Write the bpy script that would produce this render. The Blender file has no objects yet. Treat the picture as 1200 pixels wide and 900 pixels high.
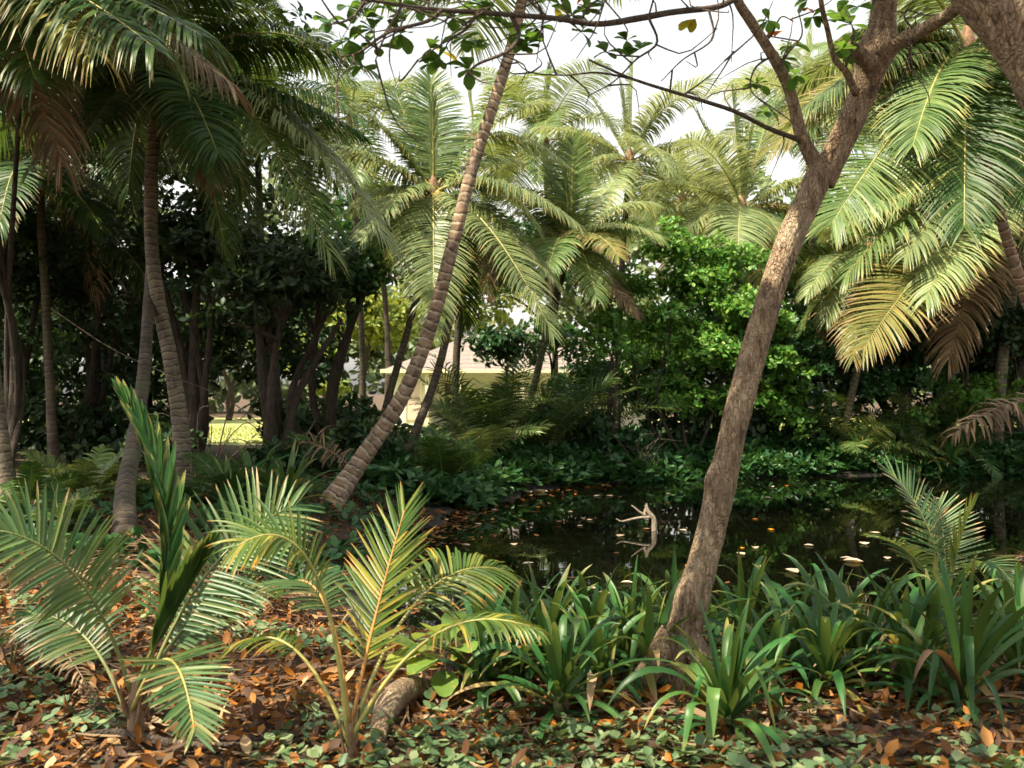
import bpy, math, random
import numpy as np
from mathutils import Vector, noise as mnoise

SC = bpy.context.scene
COL = SC.collection
R = math.radians
# ------------------------------------------------------------------ camera, sky, sun, exposure
CAM_H, FPX, PITCH = 1.6, 1167.0, R(0.5)
cd = bpy.data.cameras.new("camera"); cam = bpy.data.objects.new("camera", cd); COL.objects.link(cam)
cam.location = (0, 0, CAM_H); cam.rotation_euler = (R(90) + PITCH, 0, 0)
cd.lens = 35.0; cd.sensor_width = 36.0; cd.clip_start = 0.05; cd.clip_end = 3000
cd.dof.use_dof = True; cd.dof.focus_distance = 8.0; cd.dof.aperture_fstop = 3.5
SC.camera = cam
SUN_EL, SUN_AZ = R(61), math.atan2(-0.78, -0.48)      # azimuth from +Y, clockwise: high on the left
w = bpy.data.worlds.new("World"); SC.world = w; w.use_nodes = True
nt = w.node_tree; sky = nt.nodes.new("ShaderNodeTexSky"); sky.sky_type = 'NISHITA'; sky.sun_disc = False
sky.sun_elevation = SUN_EL; sky.sun_rotation = SUN_AZ; sky.air_density = 2.6; sky.dust_density = 2.5; sky.ozone_density = 0.0
hsv = nt.nodes.new("ShaderNodeHueSaturation"); hsv.inputs["Saturation"].default_value = 0.18; nt.links.new(sky.outputs[0], hsv.inputs["Color"])
nt.links.new(hsv.outputs[0], nt.nodes["Background"].inputs[0]); nt.nodes["Background"].inputs[1].default_value = 0.10
sl = bpy.data.lights.new("sun", 'SUN'); sun = bpy.data.objects.new("sun", sl); COL.objects.link(sun)
sl.energy = 5.0; sl.angle = R(0.8); sl.color = (1.0, 0.88, 0.66)
sdir = Vector((math.sin(SUN_AZ) * math.cos(SUN_EL), math.cos(SUN_AZ) * math.cos(SUN_EL), math.sin(SUN_EL)))
sun.rotation_euler = sdir.to_track_quat('Z', 'Y').to_euler(); sun.location = sdir * 60
SC.view_settings.view_transform = 'Standard'; SC.view_settings.look = 'None'
SC.view_settings.exposure = 1.5; SC.view_settings.gamma = 1.0
SC.cycles.use_adaptive_sampling = True; SC.cycles.adaptive_threshold = 0.03; SC.cycles.max_bounces = 5; SC.cycles.transparent_max_bounces = 4; SC.cycles.diffuse_bounces = 2

# ------------------------------------------------------------------ helpers
def W(px, py, d):
    u, v = (px - 600) / FPX, (450 - py) / FPX
    y = math.cos(PITCH) - math.sin(PITCH) * v; z = math.sin(PITCH) + math.cos(PITCH) * v
    return np.array([u * d / y, d, CAM_H + z * d / y])
def nrm(a):
    a = np.asarray(a, float); return a / (np.linalg.norm(a, axis=-1, keepdims=True) + 1e-9)
WATER = -0.4
def on_level(px, py, z):
    lo = W(px, py, 1.0); k = (z - CAM_H) / (lo[2] - CAM_H)
    return np.array([lo[0] * k, k, z])
POND_PX = [(446, 756), (436, 700), (468, 650), (528, 612), (545, 594), (600, 576), (700, 566), (850, 560), (1000, 556),
           (1230, 556), (1262, 566), (1262, 620), (1285, 700), (1270, 752), (1200, 754), (1000, 756), (800, 758), (600, 760)]
POND = np.array([on_level(x, y, WATER)[:2] for x, y in POND_PX])
def pond_sd(x, y):                                       # signed distance, negative inside the pond
    x = np.asarray(x, float); y = np.asarray(y, float)
    dmin = np.full(x.shape, 1e9); inside = np.zeros(x.shape, bool)
    n = len(POND)
    for i in range(n):
        ax, ay = POND[i]; bx, by = POND[(i + 1) % n]
        t = np.clip(((x - ax) * (bx - ax) + (y - ay) * (by - ay)) / ((bx - ax) ** 2 + (by - ay) ** 2), 0, 1)
        dmin = np.minimum(dmin, np.hypot(x - ax - t * (bx - ax), y - ay - t * (by - ay)))
        c = ((ay > y) != (by > y)) & (x < (bx - ax) * (y - ay) / (by - ay + 1e-12) + ax)
        inside ^= c
    return np.where(inside, -dmin, dmin)
def gz(x, y):
    x = np.asarray(x, float); y = np.asarray(y, float)
    s = pond_sd(x, y)
    wob = 0.10 * np.sin(x * 2.3 + 1.7 * np.sin(y * 1.1)) + 0.08 * np.sin(y * 3.1 + x)
    wob = wob + np.where(y > 13, 0.30 * np.sin(x * 0.95 + 0.5) + 0.22 * np.sin(x * 2.1 + 2.0), 0.0)
    s = s + wob
    t = np.clip(s / 1.6, 0, 1); t = t * t * (3 - 2 * t)
    land = WATER + 0.02 + (0.0 - WATER - 0.02) * t
    near = np.clip(1 - np.hypot(x, y) / 45, 0, 1)
    bumps = (0.035 * np.sin(x * 1.9 + 0.6) * np.sin(y * 1.3) + 0.02 * np.sin(x * 5.1 + y * 3.7)) * t * near
    pool = WATER - 0.02 + np.maximum(s * 0.55, -0.9)
    return np.where(s > 0, land + bumps, pool)
def G(x, y): return float(gz(np.array([x]), np.array([y]))[0])
def on_ground(px, py):
    z = 0.0
    for _ in range(6):
        p = on_level(px, py, z); z = 0.5 * z + 0.5 * G(p[0], p[1])
    return np.array([p[0], p[1], G(p[0], p[1])])

def far_d(px, extra=0.5):                                # depth just behind the far shore along a line of sight
    dd = 12.0
    for k in range(400):
        p = W(px, 480, dd)
        if dd > 17 and pond_sd(np.array([p[0]]), np.array([dd]))[0] > extra and G(p[0], dd) > WATER: return dd
        dd += 0.1
    return 25.0
def setp(o, label=None, cat=None, group=None, kind=None):
    if label: o["label"] = label
    if cat: o["category"] = cat
    if group: o["group"] = group
    if kind: o["kind"] = kind
    return o
def thing(name, label, cat, loc, group=None):
    o = bpy.data.objects.new(name, None); COL.objects.link(o); o.location = tuple(float(c) for c in loc)
    o.empty_display_size = 0.2
    return setp(o, label, cat, group)
def mesh_data(name, v, f, mat, attrs=None, smooth=False):
    me = bpy.data.meshes.new(name)
    v = np.asarray(v, np.float32).reshape(-1, 3)
    if isinstance(f, np.ndarray):
        nf, k = f.shape
        me.vertices.add(len(v)); me.vertices.foreach_set("co", v.ravel())
        me.loops.add(nf * k); me.loops.foreach_set("vertex_index", f.astype(np.int32).ravel())
        me.polygons.add(nf); me.polygons.foreach_set("loop_start", np.arange(0, nf * k, k, dtype=np.int32))
        me.update(calc_edges=True)
    else:
        me.from_pydata(v.tolist(), [], f); me.update()
    for k_, a in (attrs or {}).items():
        at = me.attributes.new(k_, 'FLOAT', 'POINT'); at.data.foreach_set("value", np.asarray(a, np.float32).ravel())
    if smooth: me.polygons.foreach_set("use_smooth", np.ones(len(me.polygons), bool))
    if mat: me.materials.append(mat)
    return me
def obj(name, me, parent=None, loc=None):
    o = bpy.data.objects.new(name, me); COL.objects.link(o)
    if parent is not None: o.parent = parent
    if loc is not None: o.location = tuple(float(c) for c in loc)
    return o
def catmull(pts, n):
    P = np.array(pts, float)
    if len(P) == 2: 
        t = np.linspace(0, 1, n)[:, None]; return P[0] * (1 - t) + P[1] * t
    Q = np.vstack([2 * P[0] - P[1], P, 2 * P[-1] - P[-2]])
    seg = np.linspace(0, len(P) - 1 - 1e-6, n); i = seg.astype(int); t = (seg - i)[:, None]
    p0, p1, p2, p3 = Q[i], Q[i + 1], Q[i + 2], Q[i + 3]
    return 0.5 * (2 * p1 + (p2 - p0) * t + (2 * p0 - 5 * p1 + 4 * p2 - p3) * t ** 2 + (3 * p1 - p0 - 3 * p2 + p3) * t ** 3)
def tube(pts, rad, sides=8, cap=True, rfun=None):
    P = np.asarray(pts, float); n = len(P); rad = np.asarray(rad, float)
    T = nrm(np.gradient(P, axis=0))
    ref = np.array([0.0, 1, 0]) if abs(T[0][1]) < 0.9 else np.array([1.0, 0, 0])
    U = np.zeros_like(P); u = nrm(np.cross(T[0], ref))
    for i in range(n):
        u = nrm(u - T[i] * np.dot(u, T[i])); U[i] = u
    V = np.cross(T, U)
    a = np.linspace(0, 2 * math.pi, sides, endpoint=False)
    dist = np.concatenate([[0], np.cumsum(np.linalg.norm(np.diff(P, axis=0), axis=1))])
    rr = np.repeat(rad[:, None], sides, 1)
    if rfun is not None: rr = rr * rfun(dist[:, None], a[None, :])
    v = P[:, None] + rr[..., None] * (np.cos(a)[None, :, None] * U[:, None] + np.sin(a)[None, :, None] * V[:, None])
    idx = np.arange(n * sides).reshape(n, sides); nx = np.roll(idx, -1, 1)
    f = np.stack([idx[:-1], nx[:-1], nx[1:], idx[1:]], -1).reshape(-1, 4)
    tt = np.repeat(dist[:, None], sides, 1).ravel()
    v = v.reshape(-1, 3)
    if cap:
        v = np.vstack([v, P[0], P[-1]]); c0, c1 = len(v) - 2, len(v) - 1
        e0 = np.stack([idx[0], np.full(sides, c0), np.full(sides, c0), nx[0]], -1)[:, [0, 1, 3]]
        e1 = np.stack([idx[-1], nx[-1], np.full(sides, c1)], -1)
        tt = np.append(tt, [0, dist[-1]])
        return v, [list(q) for q in f.tolist()] + e0.tolist() + e1.tolist(), tt
    return v, f, tt
def tube_obj(name, pts, rad, mat, parent=None, base=(0, 0, 0), sides=8, rfun=None, cap=True):
    v, f, tt = tube(pts, rad, sides, cap, rfun)
    return obj(name, mesh_data(name, v - np.asarray(base), f, mat, {"tt": tt}, True), parent)

# ------------------------------------------------------------------ materials
class NB:
    def __init__(s, name):
        s.m = bpy.data.materials.new(name); s.m.use_nodes = True; s.t = s.m.node_tree
        s.b = s.t.nodes["Principled BSDF"]; s.out = s.t.nodes["Material Output"]
    def n(s, typ, **kw):
        x = s.t.nodes.new(typ)
        for k, v in kw.items():
            if isinstance(k, str) and hasattr(x, k): setattr(x, k, v)
        return x
    def l(s, a, b): s.t.links.new(a, b)
    def attr(s, name): x = s.n("ShaderNodeAttribute"); x.attribute_name = name; return x.outputs["Fac"]
    def ramp(s, fac, stops, interp='LINEAR'):
        r = s.n("ShaderNodeValToRGB"); r.color_ramp.interpolation = interp
        while len(r.color_ramp.elements) > 1: r.color_ramp.elements.remove(r.color_ramp.elements[0])
        r.color_ramp.elements[0].position = stops[0][0]; r.color_ramp.elements[0].color = (*stops[0][1], 1)
        for p, c in stops[1:]:
            e = r.color_ramp.elements.new(p); e.color = (*c, 1)
        s.l(fac, r.inputs[0]); return r.outputs[0]
    def noise(s, scale, detail=4, vec=None, stretch=None, rough=0.55):
        x = s.n("ShaderNodeTexNoise"); x.inputs["Scale"].default_value = scale; x.inputs["Detail"].default_value = detail
        x.inputs["Roughness"].default_value = rough
        tc = s.n("ShaderNodeTexCoord"); src = tc.outputs["Object"]
        if stretch:
            mp = s.n("ShaderNodeMapping"); mp.inputs["Scale"].default_value = stretch; s.l(src, mp.inputs[0]); src = mp.outputs[0]
        s.l(src, x.inputs["Vector"]); return x.outputs["Fac"]
    def mix(s, fac, a, b, blend='MIX'):
        x = s.n("ShaderNodeMix"); x.data_type = 'RGBA'; x.blend_type = blend
        for i, q in ((0, fac), (6, a), (7, b)):
            if isinstance(q, (int, float)): x.inputs[i].default_value = q
            elif isinstance(q, tuple): x.inputs[i].default_value = (*q, 1)
            else: s.l(q, x.inputs[i])
        return x.outputs[2]
    def math(s, op, a, b=None, c=None):
        x = s.n("ShaderNodeMath"); x.operation = op
        for i, q in enumerate((a, b, c)):
            if q is None: continue
            if isinstance(q, (int, float)): x.inputs[i].default_value = q
            else: s.l(q, x.inputs[i])
        return x.outputs[0]
    def bump(s, h, strength, dist):
        b = s.n("ShaderNodeBump"); b.inputs["Strength"].default_value = strength; b.inputs["Distance"].default_value = dist
        s.l(h, b.inputs["Height"]); s.l(b.outputs[0], s.b.inputs["Normal"])

def leaf_mat(name, stops, tip=None, tip_at=0.8, trans=0.30, tcol=(0.28, 0.34, 0.05), rough=0.42, objvar=0.35, spec=0.3, patch=None):
    q = NB(name)
    col = q.ramp(q.attr("rnd"), stops)
    if patch:
        f = q.ramp(q.noise(patch[1], 2), [(patch[2], (0, 0, 0)), (patch[2] + 0.08, (1, 1, 1))]); col = q.mix(f, col, patch[0])
    if tip:
        f = q.ramp(q.math('ADD', q.attr("tt"), q.math('MULTIPLY', q.math('SUBTRACT', q.attr("rnd"), 0.5), 0.4)), [(tip_at - 0.12, (0, 0, 0)), (tip_at + 0.06, (1, 1, 1))])
        col = q.mix(f, col, tip)
    oi = q.n("ShaderNodeObjectInfo")
    val = q.math('MULTIPLY_ADD', oi.outputs["Random"], objvar, 1.0 - objvar / 2)
    hs = q.n("ShaderNodeHueSaturation"); hs.inputs["Saturation"].default_value = 1.12; q.l(col, hs.inputs["Color"]); q.l(val, hs.inputs["Value"]); col = hs.outputs[0]
    q.l(col, q.b.inputs["Base Color"]); q.b.inputs["Roughness"].default_value = rough
    q.b.inputs["Specular IOR Level"].default_value = spec
    if trans > 0:
        tr = q.n("ShaderNodeBsdfTranslucent"); q.l(q.mix(0.55, col, tcol), tr.inputs[0])
        mx = q.n("ShaderNodeMixShader"); mx.inputs[0].default_value = trans
        q.l(q.b.outputs[0], mx.inputs[1]); q.l(tr.outputs[0], mx.inputs[2]); q.l(mx.outputs[0], q.out.inputs[0])
    return q.m
TAN = (0.34, 0.24, 0.13)
M = {}
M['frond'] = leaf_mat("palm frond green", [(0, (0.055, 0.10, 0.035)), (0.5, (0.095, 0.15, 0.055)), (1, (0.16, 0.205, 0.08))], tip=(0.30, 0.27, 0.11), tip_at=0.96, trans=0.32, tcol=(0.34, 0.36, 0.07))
M['frond_pale'] = leaf_mat("palm frond pale", [(0, (0.13, 0.18, 0.085)), (0.5, (0.19, 0.24, 0.115)), (1, (0.28, 0.31, 0.15))], tip=(0.36, 0.31, 0.14), tip_at=0.97, trans=0.42, tcol=(0.40, 0.42, 0.13), rough=0.36)  # paler copy of the frond greens, sun and glare put into the colour
M['frond_dark'] = leaf_mat("palm frond dark", [(0, (0.018, 0.044, 0.013)), (0.5, (0.032, 0.068, 0.02)), (1, (0.065, 0.098, 0.03))], tip=(0.2, 0.17, 0.08), tip_at=1.0, trans=0.24, tcol=(0.16, 0.24, 0.03), spec=0.18)  # darker copy of the frond greens, shade put into the colour
M['frond_yellow'] = leaf_mat("palm frond yellowing", [(0, (0.13, 0.16, 0.05)), (0.5, (0.22, 0.22, 0.075)), (1, (0.31, 0.24, 0.09))], tip=TAN, tip_at=0.85, trans=0.35, tcol=(0.5, 0.4, 0.07))
M['frond_dead'] = leaf_mat("palm frond dead", [(0, (0.065, 0.042, 0.026)), (0.5, (0.14, 0.095, 0.058)), (1, (0.30, 0.22, 0.14))], trans=0.15, tcol=(0.4, 0.2, 0.06), rough=0.7)
M['young'] = leaf_mat("young palm leaflet", [(0, (0.035, 0.078, 0.032)), (0.5, (0.065, 0.118, 0.05)), (0.9, (0.12, 0.155, 0.06)), (1, (0.24, 0.19, 0.10))], tip=(0.36, 0.26, 0.15), tip_at=0.97, trans=0.26, objvar=0.5, rough=0.38)
M['young_yellow'] = leaf_mat("young palm yellow leaflet", [(0, (0.04, 0.085, 0.022)), (0.55, (0.08, 0.125, 0.032)), (0.85, (0.19, 0.19, 0.05)), (1, (0.30, 0.23, 0.06))], tip=(0.36, 0.20, 0.07), tip_at=1.0, trans=0.3, objvar=0.5, rough=0.4)
M['crinum'] = leaf_mat("strap leaf", [(0, (0.018, 0.058, 0.018)), (0.5, (0.03, 0.086, 0.026)), (1, (0.075, 0.13, 0.04))], tip=(0.20, 0.19, 0.07), tip_at=1.02, trans=0.22, objvar=0.7, rough=0.42)
M['bush'] = leaf_mat("bush leaf", [(0, (0.05, 0.13, 0.03)), (0.6, (0.095, 0.205, 0.045)), (1, (0.19, 0.27, 0.065))], trans=0.3, tcol=(0.2, 0.36, 0.05), rough=0.45)
M['bush_deep'] = leaf_mat("deep green leaf", [(0, (0.018, 0.055, 0.022)), (0.6, (0.032, 0.085, 0.03)), (1, (0.065, 0.125, 0.045))], trans=0.22, tcol=(0.1, 0.22, 0.03), rough=0.42)
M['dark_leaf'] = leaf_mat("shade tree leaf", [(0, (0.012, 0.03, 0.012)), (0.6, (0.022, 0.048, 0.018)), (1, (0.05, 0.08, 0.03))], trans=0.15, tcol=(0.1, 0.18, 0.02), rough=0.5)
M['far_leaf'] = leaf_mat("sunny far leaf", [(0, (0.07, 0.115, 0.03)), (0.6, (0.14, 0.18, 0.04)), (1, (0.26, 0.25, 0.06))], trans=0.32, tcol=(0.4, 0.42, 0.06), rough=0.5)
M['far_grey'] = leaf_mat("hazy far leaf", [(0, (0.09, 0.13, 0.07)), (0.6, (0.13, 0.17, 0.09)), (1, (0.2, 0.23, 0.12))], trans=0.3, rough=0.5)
M['top_leaf'] = leaf_mat("almond leaf", [(0, (0.03, 0.085, 0.025)), (0.5, (0.055, 0.13, 0.035)), (1, (0.12, 0.19, 0.05))], trans=0.38, tcol=(0.24, 0.40, 0.04), objvar=0.7, rough=0.4)
M['red_leaf'] = leaf_mat("red leaf", [(0, (0.55, 0.13, 0.03)), (1, (0.75, 0.24, 0.05))], trans=0.4, tcol=(0.9, 0.3, 0.05))
M['yellow_leaf'] = leaf_mat("yellow leaf", [(0, (0.42, 0.34, 0.05)), (1, (0.5, 0.36, 0.05))], trans=0.4, tcol=(0.6, 0.5, 0.05))
M['big_leaf'] = leaf_mat("broad seedling leaf", [(0, (0.09, 0.17, 0.05)), (0.5, (0.16, 0.23, 0.06)), (1, (0.27, 0.29, 0.08))], trans=0.35, tcol=(0.4, 0.45, 0.08), objvar=0.5, patch=((0.30, 0.27, 0.06), 9.0, 0.6))
M['cover'] = leaf_mat("ground cover leaf", [(0, (0.05, 0.095, 0.045)), (0.5, (0.10, 0.15, 0.075)), (1, (0.20, 0.235, 0.125))], trans=0.18, rough=0.5)
M['litter'] = leaf_mat("fallen leaf", [(0, (0.028, 0.014, 0.009)), (0.4, (0.075, 0.034, 0.015)), (0.66, (0.16, 0.068, 0.023)), (0.88, (0.26, 0.108, 0.033)), (0.96, (0.29, 0.17, 0.08)), (1, (0.34, 0.26, 0.17))], trans=0.08, tcol=(0.4, 0.16, 0.04), rough=0.62)
M['float_pale'] = leaf_mat("pale floating leaf", [(0, (0.28, 0.20, 0.15)), (1, (0.46, 0.37, 0.29))], trans=0.1, rough=0.5)
M['float_orange'] = leaf_mat("orange floating leaf", [(0, (0.40, 0.12, 0.03)), (1, (0.5, 0.24, 0.06))], trans=0.1, rough=0.5)
M['grass'] = leaf_mat("lawn blade", [(0, (0.13, 0.18, 0.04)), (0.5, (0.22, 0.26, 0.07)), (1, (0.34, 0.34, 0.12))], trans=0.2, rough=0.6)

def bark_palm(name, base, dark, light, spacing, moss=0.0):
    q = NB(name); d = q.attr("tt")
    wob = q.math('MULTIPLY', q.math('SUBTRACT', q.noise(3.0, 4), 0.5), spacing * 1.8)
    fr = q.math('FRACT', q.math('DIVIDE', q.math('ADD', d, wob), spacing))
    ring = q.ramp(fr, [(0.0, dark), (0.12, dark), (0.3, base), (0.72, base), (0.9, light), (0.97, light), (1.0, dark)])
    n1 = q.ramp(q.noise(2.2, 5), [(0.32, (0.42, 0.38, 0.36)), (0.68, (1.3, 1.24, 1.12))])
    col = q.mix(1.0, ring, n1, 'MULTIPLY')
    n2 = q.ramp(q.noise(14, 4), [(0.45, (0, 0, 0)), (0.75, (1, 1, 1))]); col = q.mix(q.math('MULTIPLY', n2, 0.45), col, light)
    if moss: col = q.mix(q.math('MULTIPLY', q.ramp(q.noise(1.4, 3), [(0.5, (0, 0, 0)), (0.65, (1, 1, 1))]), moss), col, (0.07, 0.09, 0.035))
    q.l(col, q.b.inputs["Base Color"]); q.b.inputs["Roughness"].default_value = 0.85
    h = q.math('ADD', q.math('MULTIPLY', fr, 0.7), q.math('MULTIPLY', q.noise(30, 4, stretch=(1, 1, 0.35)), 0.8)); q.bump(h, 0.7, 0.02)
    return q.m
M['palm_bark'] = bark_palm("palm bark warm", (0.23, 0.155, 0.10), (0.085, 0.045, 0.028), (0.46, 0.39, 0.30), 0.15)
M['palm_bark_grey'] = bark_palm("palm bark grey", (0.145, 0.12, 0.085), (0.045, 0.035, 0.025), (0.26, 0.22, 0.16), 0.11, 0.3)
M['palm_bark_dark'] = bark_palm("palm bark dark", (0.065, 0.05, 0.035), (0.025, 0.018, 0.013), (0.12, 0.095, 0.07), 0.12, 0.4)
def bark_tree(name, a, b, c, scale=1.0, lichen=None):
    q = NB(name)
    n1 = q.noise(34 * scale, 6, stretch=(1, 1, 0.25), rough=0.7); n2 = q.noise(3.5 * scale, 5); n3 = q.noise(70 * scale, 4)
    vo = q.n("ShaderNodeTexVoronoi"); vo.feature = 'DISTANCE_TO_EDGE'; vo.inputs["Scale"].default_value = 42 * scale
    tc = q.n("ShaderNodeTexCoord"); mp = q.n("ShaderNodeMapping"); mp.inputs["Scale"].default_value = (1, 1, 0.38); q.l(tc.outputs["Object"], mp.inputs[0])
    wv = q.n("ShaderNodeTexNoise"); wv.inputs["Scale"].default_value = 14 * scale; q.l(mp.outputs[0], wv.inputs["Vector"])
    av = q.n("ShaderNodeVectorMath"); av.operation = 'MULTIPLY_ADD'; q.l(wv.outputs["Color"], av.inputs[0]); av.inputs[1].default_value = (0.11 / scale,) * 3; q.l(mp.outputs[0], av.inputs[2]); q.l(av.outputs[0], vo.inputs["Vector"])
    crack = q.ramp(vo.outputs["Distance"], [(0.0, (0, 0, 0)), (0.16, (1, 1, 1))])
    col = q.ramp(n1, [(0.36, a), (0.45, b), (0.64, c)])
    col = q.mix(q.math('MULTIPLY_ADD', q.math('MULTIPLY', crack, n2), 0.75, 0.55), a, col)
    col = q.mix(1.0, col, q.ramp(n2, [(0.3, (0.68, 0.66, 0.64)), (0.7, (1.25, 1.22, 1.15))]), 'MULTIPLY')
    if lichen: col = q.mix(q.ramp(q.math('ADD', q.math('MULTIPLY', n3, 0.5), q.math('MULTIPLY', n2, 0.5)), [(0.54, (0, 0, 0)), (0.62, (0.55, 0.55, 0.55))]), col, lichen)
    q.l(col, q.b.inputs["Base Color"]); q.b.inputs["Roughness"].default_value = 0.9
    q.bump(q.math('ADD', q.math('ADD', n1, q.math('MULTIPLY', crack, 0.35)), q.math('MULTIPLY', n3, 0.5)), 0.9, 0.035); return q.m
M['bark'] = bark_tree("pond tree bark", (0.085, 0.05, 0.03), (0.29, 0.195, 0.12), (0.45, 0.34, 0.23), 1.0, (0.38, 0.33, 0.24))
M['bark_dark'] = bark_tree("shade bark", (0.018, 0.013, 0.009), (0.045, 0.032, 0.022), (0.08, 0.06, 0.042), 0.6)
M['twig'] = bark_tree("twig bark", (0.06, 0.04, 0.03), (0.14, 0.10, 0.075), (0.24, 0.18, 0.14), 2.0)
M['driftwood'] = bark_tree("bleached wood", (0.25, 0.19, 0.14), (0.45, 0.37, 0.29), (0.6, 0.52, 0.42), 2.0)
def plain(name, col, rough=0.6, var=0.3, scale=8, spec=0.4):
    q = NB(name); n = q.ramp(q.noise(scale, 4), [(0.3, (1 - var,) * 3), (0.7, (1 + var,) * 3)])
    q.l(q.mix(1.0, col, n, 'MULTIPLY'), q.b.inputs["Base Color"]); q.b.inputs["Roughness"].default_value = rough
    q.b.inputs["Specular IOR Level"].default_value = spec; return q.m
M['rib'] = plain("midrib yellow green", (0.30, 0.27, 0.08), 0.45)
M['rib_green'] = plain("midrib green", (0.13, 0.15, 0.05), 0.45)
M['rib_orange'] = plain("midrib orange", (0.42, 0.20, 0.05), 0.45)
M['rib_dead'] = plain("midrib brown", (0.16, 0.10, 0.055), 0.7)
M['fibre'] = plain("crown fibre", (0.15, 0.085, 0.045), 0.9, 0.6, 20)
M['husk'] = plain("young coconut husk", (0.20, 0.21, 0.05), 0.5, 0.35, 6)
M['husk_gold'] = plain("golden coconut husk", (0.40, 0.24, 0.05), 0.5, 0.35, 6)
M['wall_paint'] = plain("pale cream wall", (0.78, 0.74, 0.62), 0.8, 0.06, 3)
M['trim'] = plain("cream trim", (0.72, 0.66, 0.47), 0.7, 0.06, 3)
M['roof'] = plain("weathered pink grey shingle", (0.19, 0.16, 0.145), 0.85, 0.14, 6)
M['door'] = plain("pinkish door", (0.62, 0.48, 0.40), 0.7, 0.1, 3)
M['pane'] = plain("window glass", (0.10, 0.085, 0.07), 0.08, 0.2, 2, 0.8)
q = NB("forest floor")
n1, n2, n3 = q.noise(0.9, 4), q.noise(9, 5), q.noise(45, 4)
c = q.ramp(n2, [(0.3, (0.02, 0.013, 0.008)), (0.5, (0.06, 0.033, 0.016)), (0.7, (0.13, 0.068, 0.028))])
c = q.mix(q.ramp(n1, [(0.5, (0, 0, 0)), (0.65, (0.7, 0.7, 0.7))]), c, (0.03, 0.032, 0.014))
sx = q.n('ShaderNodeSeparateXYZ'); q.l(q.n('ShaderNodeNewGeometry').outputs['Position'], sx.inputs[0])
c = q.mix(q.ramp(q.math('ADD', sx.outputs[2], 1.0), [(0.62, (1, 1, 1)), (0.85, (0, 0, 0))]), c, (0.012, 0.010, 0.006))
q.l(c, q.b.inputs["Base Color"]); q.b.inputs["Roughness"].default_value = 0.95; q.bump(q.math('ADD', n2, n3), 0.8, 0.04); M['floor'] = q.m
q = NB("lawn")
c = q.ramp(q.noise(1.2, 5), [(0.3, (0.16, 0.19, 0.05)), (0.5, (0.24, 0.26, 0.075)), (0.7, (0.36, 0.34, 0.13))])
q.l(c, q.b.inputs["Base Color"]); q.b.inputs["Roughness"].default_value = 0.95; q.bump(q.noise(30, 3), 0.6, 0.03); M['lawn'] = q.m
q = NB("dark pond water")
c = q.ramp(q.noise(0.5, 3), [(0.3, (0.0012, 0.0016, 0.0008)), (0.7, (0.003, 0.003, 0.0015))]); q.l(c, q.b.inputs["Base Color"])
q.b.inputs["Roughness"].default_value = 0.015; q.b.inputs["IOR"].default_value = 1.33; q.b.inputs["Specular IOR Level"].default_value = 0.6
q.bump(q.noise(2.2, 2, stretch=(1, 1.6, 1)), 0.03, 0.02); M['water'] = q.m

# ------------------------------------------------------------------ the setting
def axis(lo, hi, step, far):
    core = np.arange(lo, hi + 1e-6, step); g = step * np.cumsum(1.22 ** np.arange(1, 60)); g = g[g < far]
    return np.concatenate([(lo - g)[::-1], core, hi + g])
xs, ys = axis(-7, 11, 0.11, 700), axis(2.5, 27, 0.14, 900)
X, Y = np.meshgrid(xs, ys); Z = gz(X, Y)
idx = np.arange(X.size).reshape(X.shape)
f = np.stack([idx[:-1, :-1], idx[:-1, 1:], idx[1:, 1:], idx[1:, :-1]], -1).reshape(-1, 4)
setp(obj("ground", mesh_data("ground", np.stack([X, Y, Z], -1), f, M['floor'], None, True)), kind="structure",
     label="brown forest floor sloping down to the pond")
lo, hi = POND.min(0) - 1.0, POND.max(0) + 1.0
gx, gy = np.meshgrid(np.linspace(lo[0], hi[0], 30), np.linspace(lo[1], hi[1], 30)); ii = np.arange(900).reshape(30, 30)
ff = np.stack([ii[:-1, :-1], ii[:-1, 1:], ii[1:, 1:], ii[1:, :-1]], -1).reshape(-1, 4)
keep = (pond_sd(gx, gy) < 3.0).ravel()
ff = ff[keep[ff].any(1)]
setp(obj("water", mesh_data("water", np.stack([gx, gy, np.full_like(gx, WATER)], -1), ff, M['water'])), kind="structure",
     label="dark still pond water reflecting palms and sky")
# lawn: a sheet just above the floor, beyond the trees
lx, ly = np.meshgrid(np.linspace(-34, 24, 60), np.linspace(30, 62, 40)); li = np.arange(2400).reshape(40, 60)
lf = np.stack([li[:-1, :-1], li[:-1, 1:], li[1:, 1:], li[1:, :-1]], -1).reshape(-1, 4)
setp(obj("lawn", mesh_data("lawn", np.stack([lx, ly, gz(lx, ly) + 0.03], -1), lf, M['lawn'], None, True)), kind="structure",
     label="sunlit yellow green lawn seen through the dark trees")

# ------------------------------------------------------------------ house beyond the lawn
def box_data(x0, x1, y0, y1, z0, z1, mat, name):
    v = [(x0, y0, z0), (x1, y0, z0), (x1, y1, z0), (x0, y1, z0), (x0, y0, z1), (x1, y0, z1), (x1, y1, z1), (x0, y1, z1)]
    return mesh_data(name, v, [(0, 3, 2, 1), (4, 5, 6, 7), (0, 1, 5, 4), (1, 2, 6, 5), (2, 3, 7, 6), (3, 0, 4, 7)], mat)
def box(name, x0, x1, y0, y1, z0, z1, mat, parent): return obj(name, box_data(x0, x1, y0, y1, z0, z1, mat, name), parent)
HX, HY = W(447, 432, 40)[0], 40.0
house = thing("house", "pale cream bungalow with low grey hip roof behind the palms", "house", (HX, HY, 0))
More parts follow.
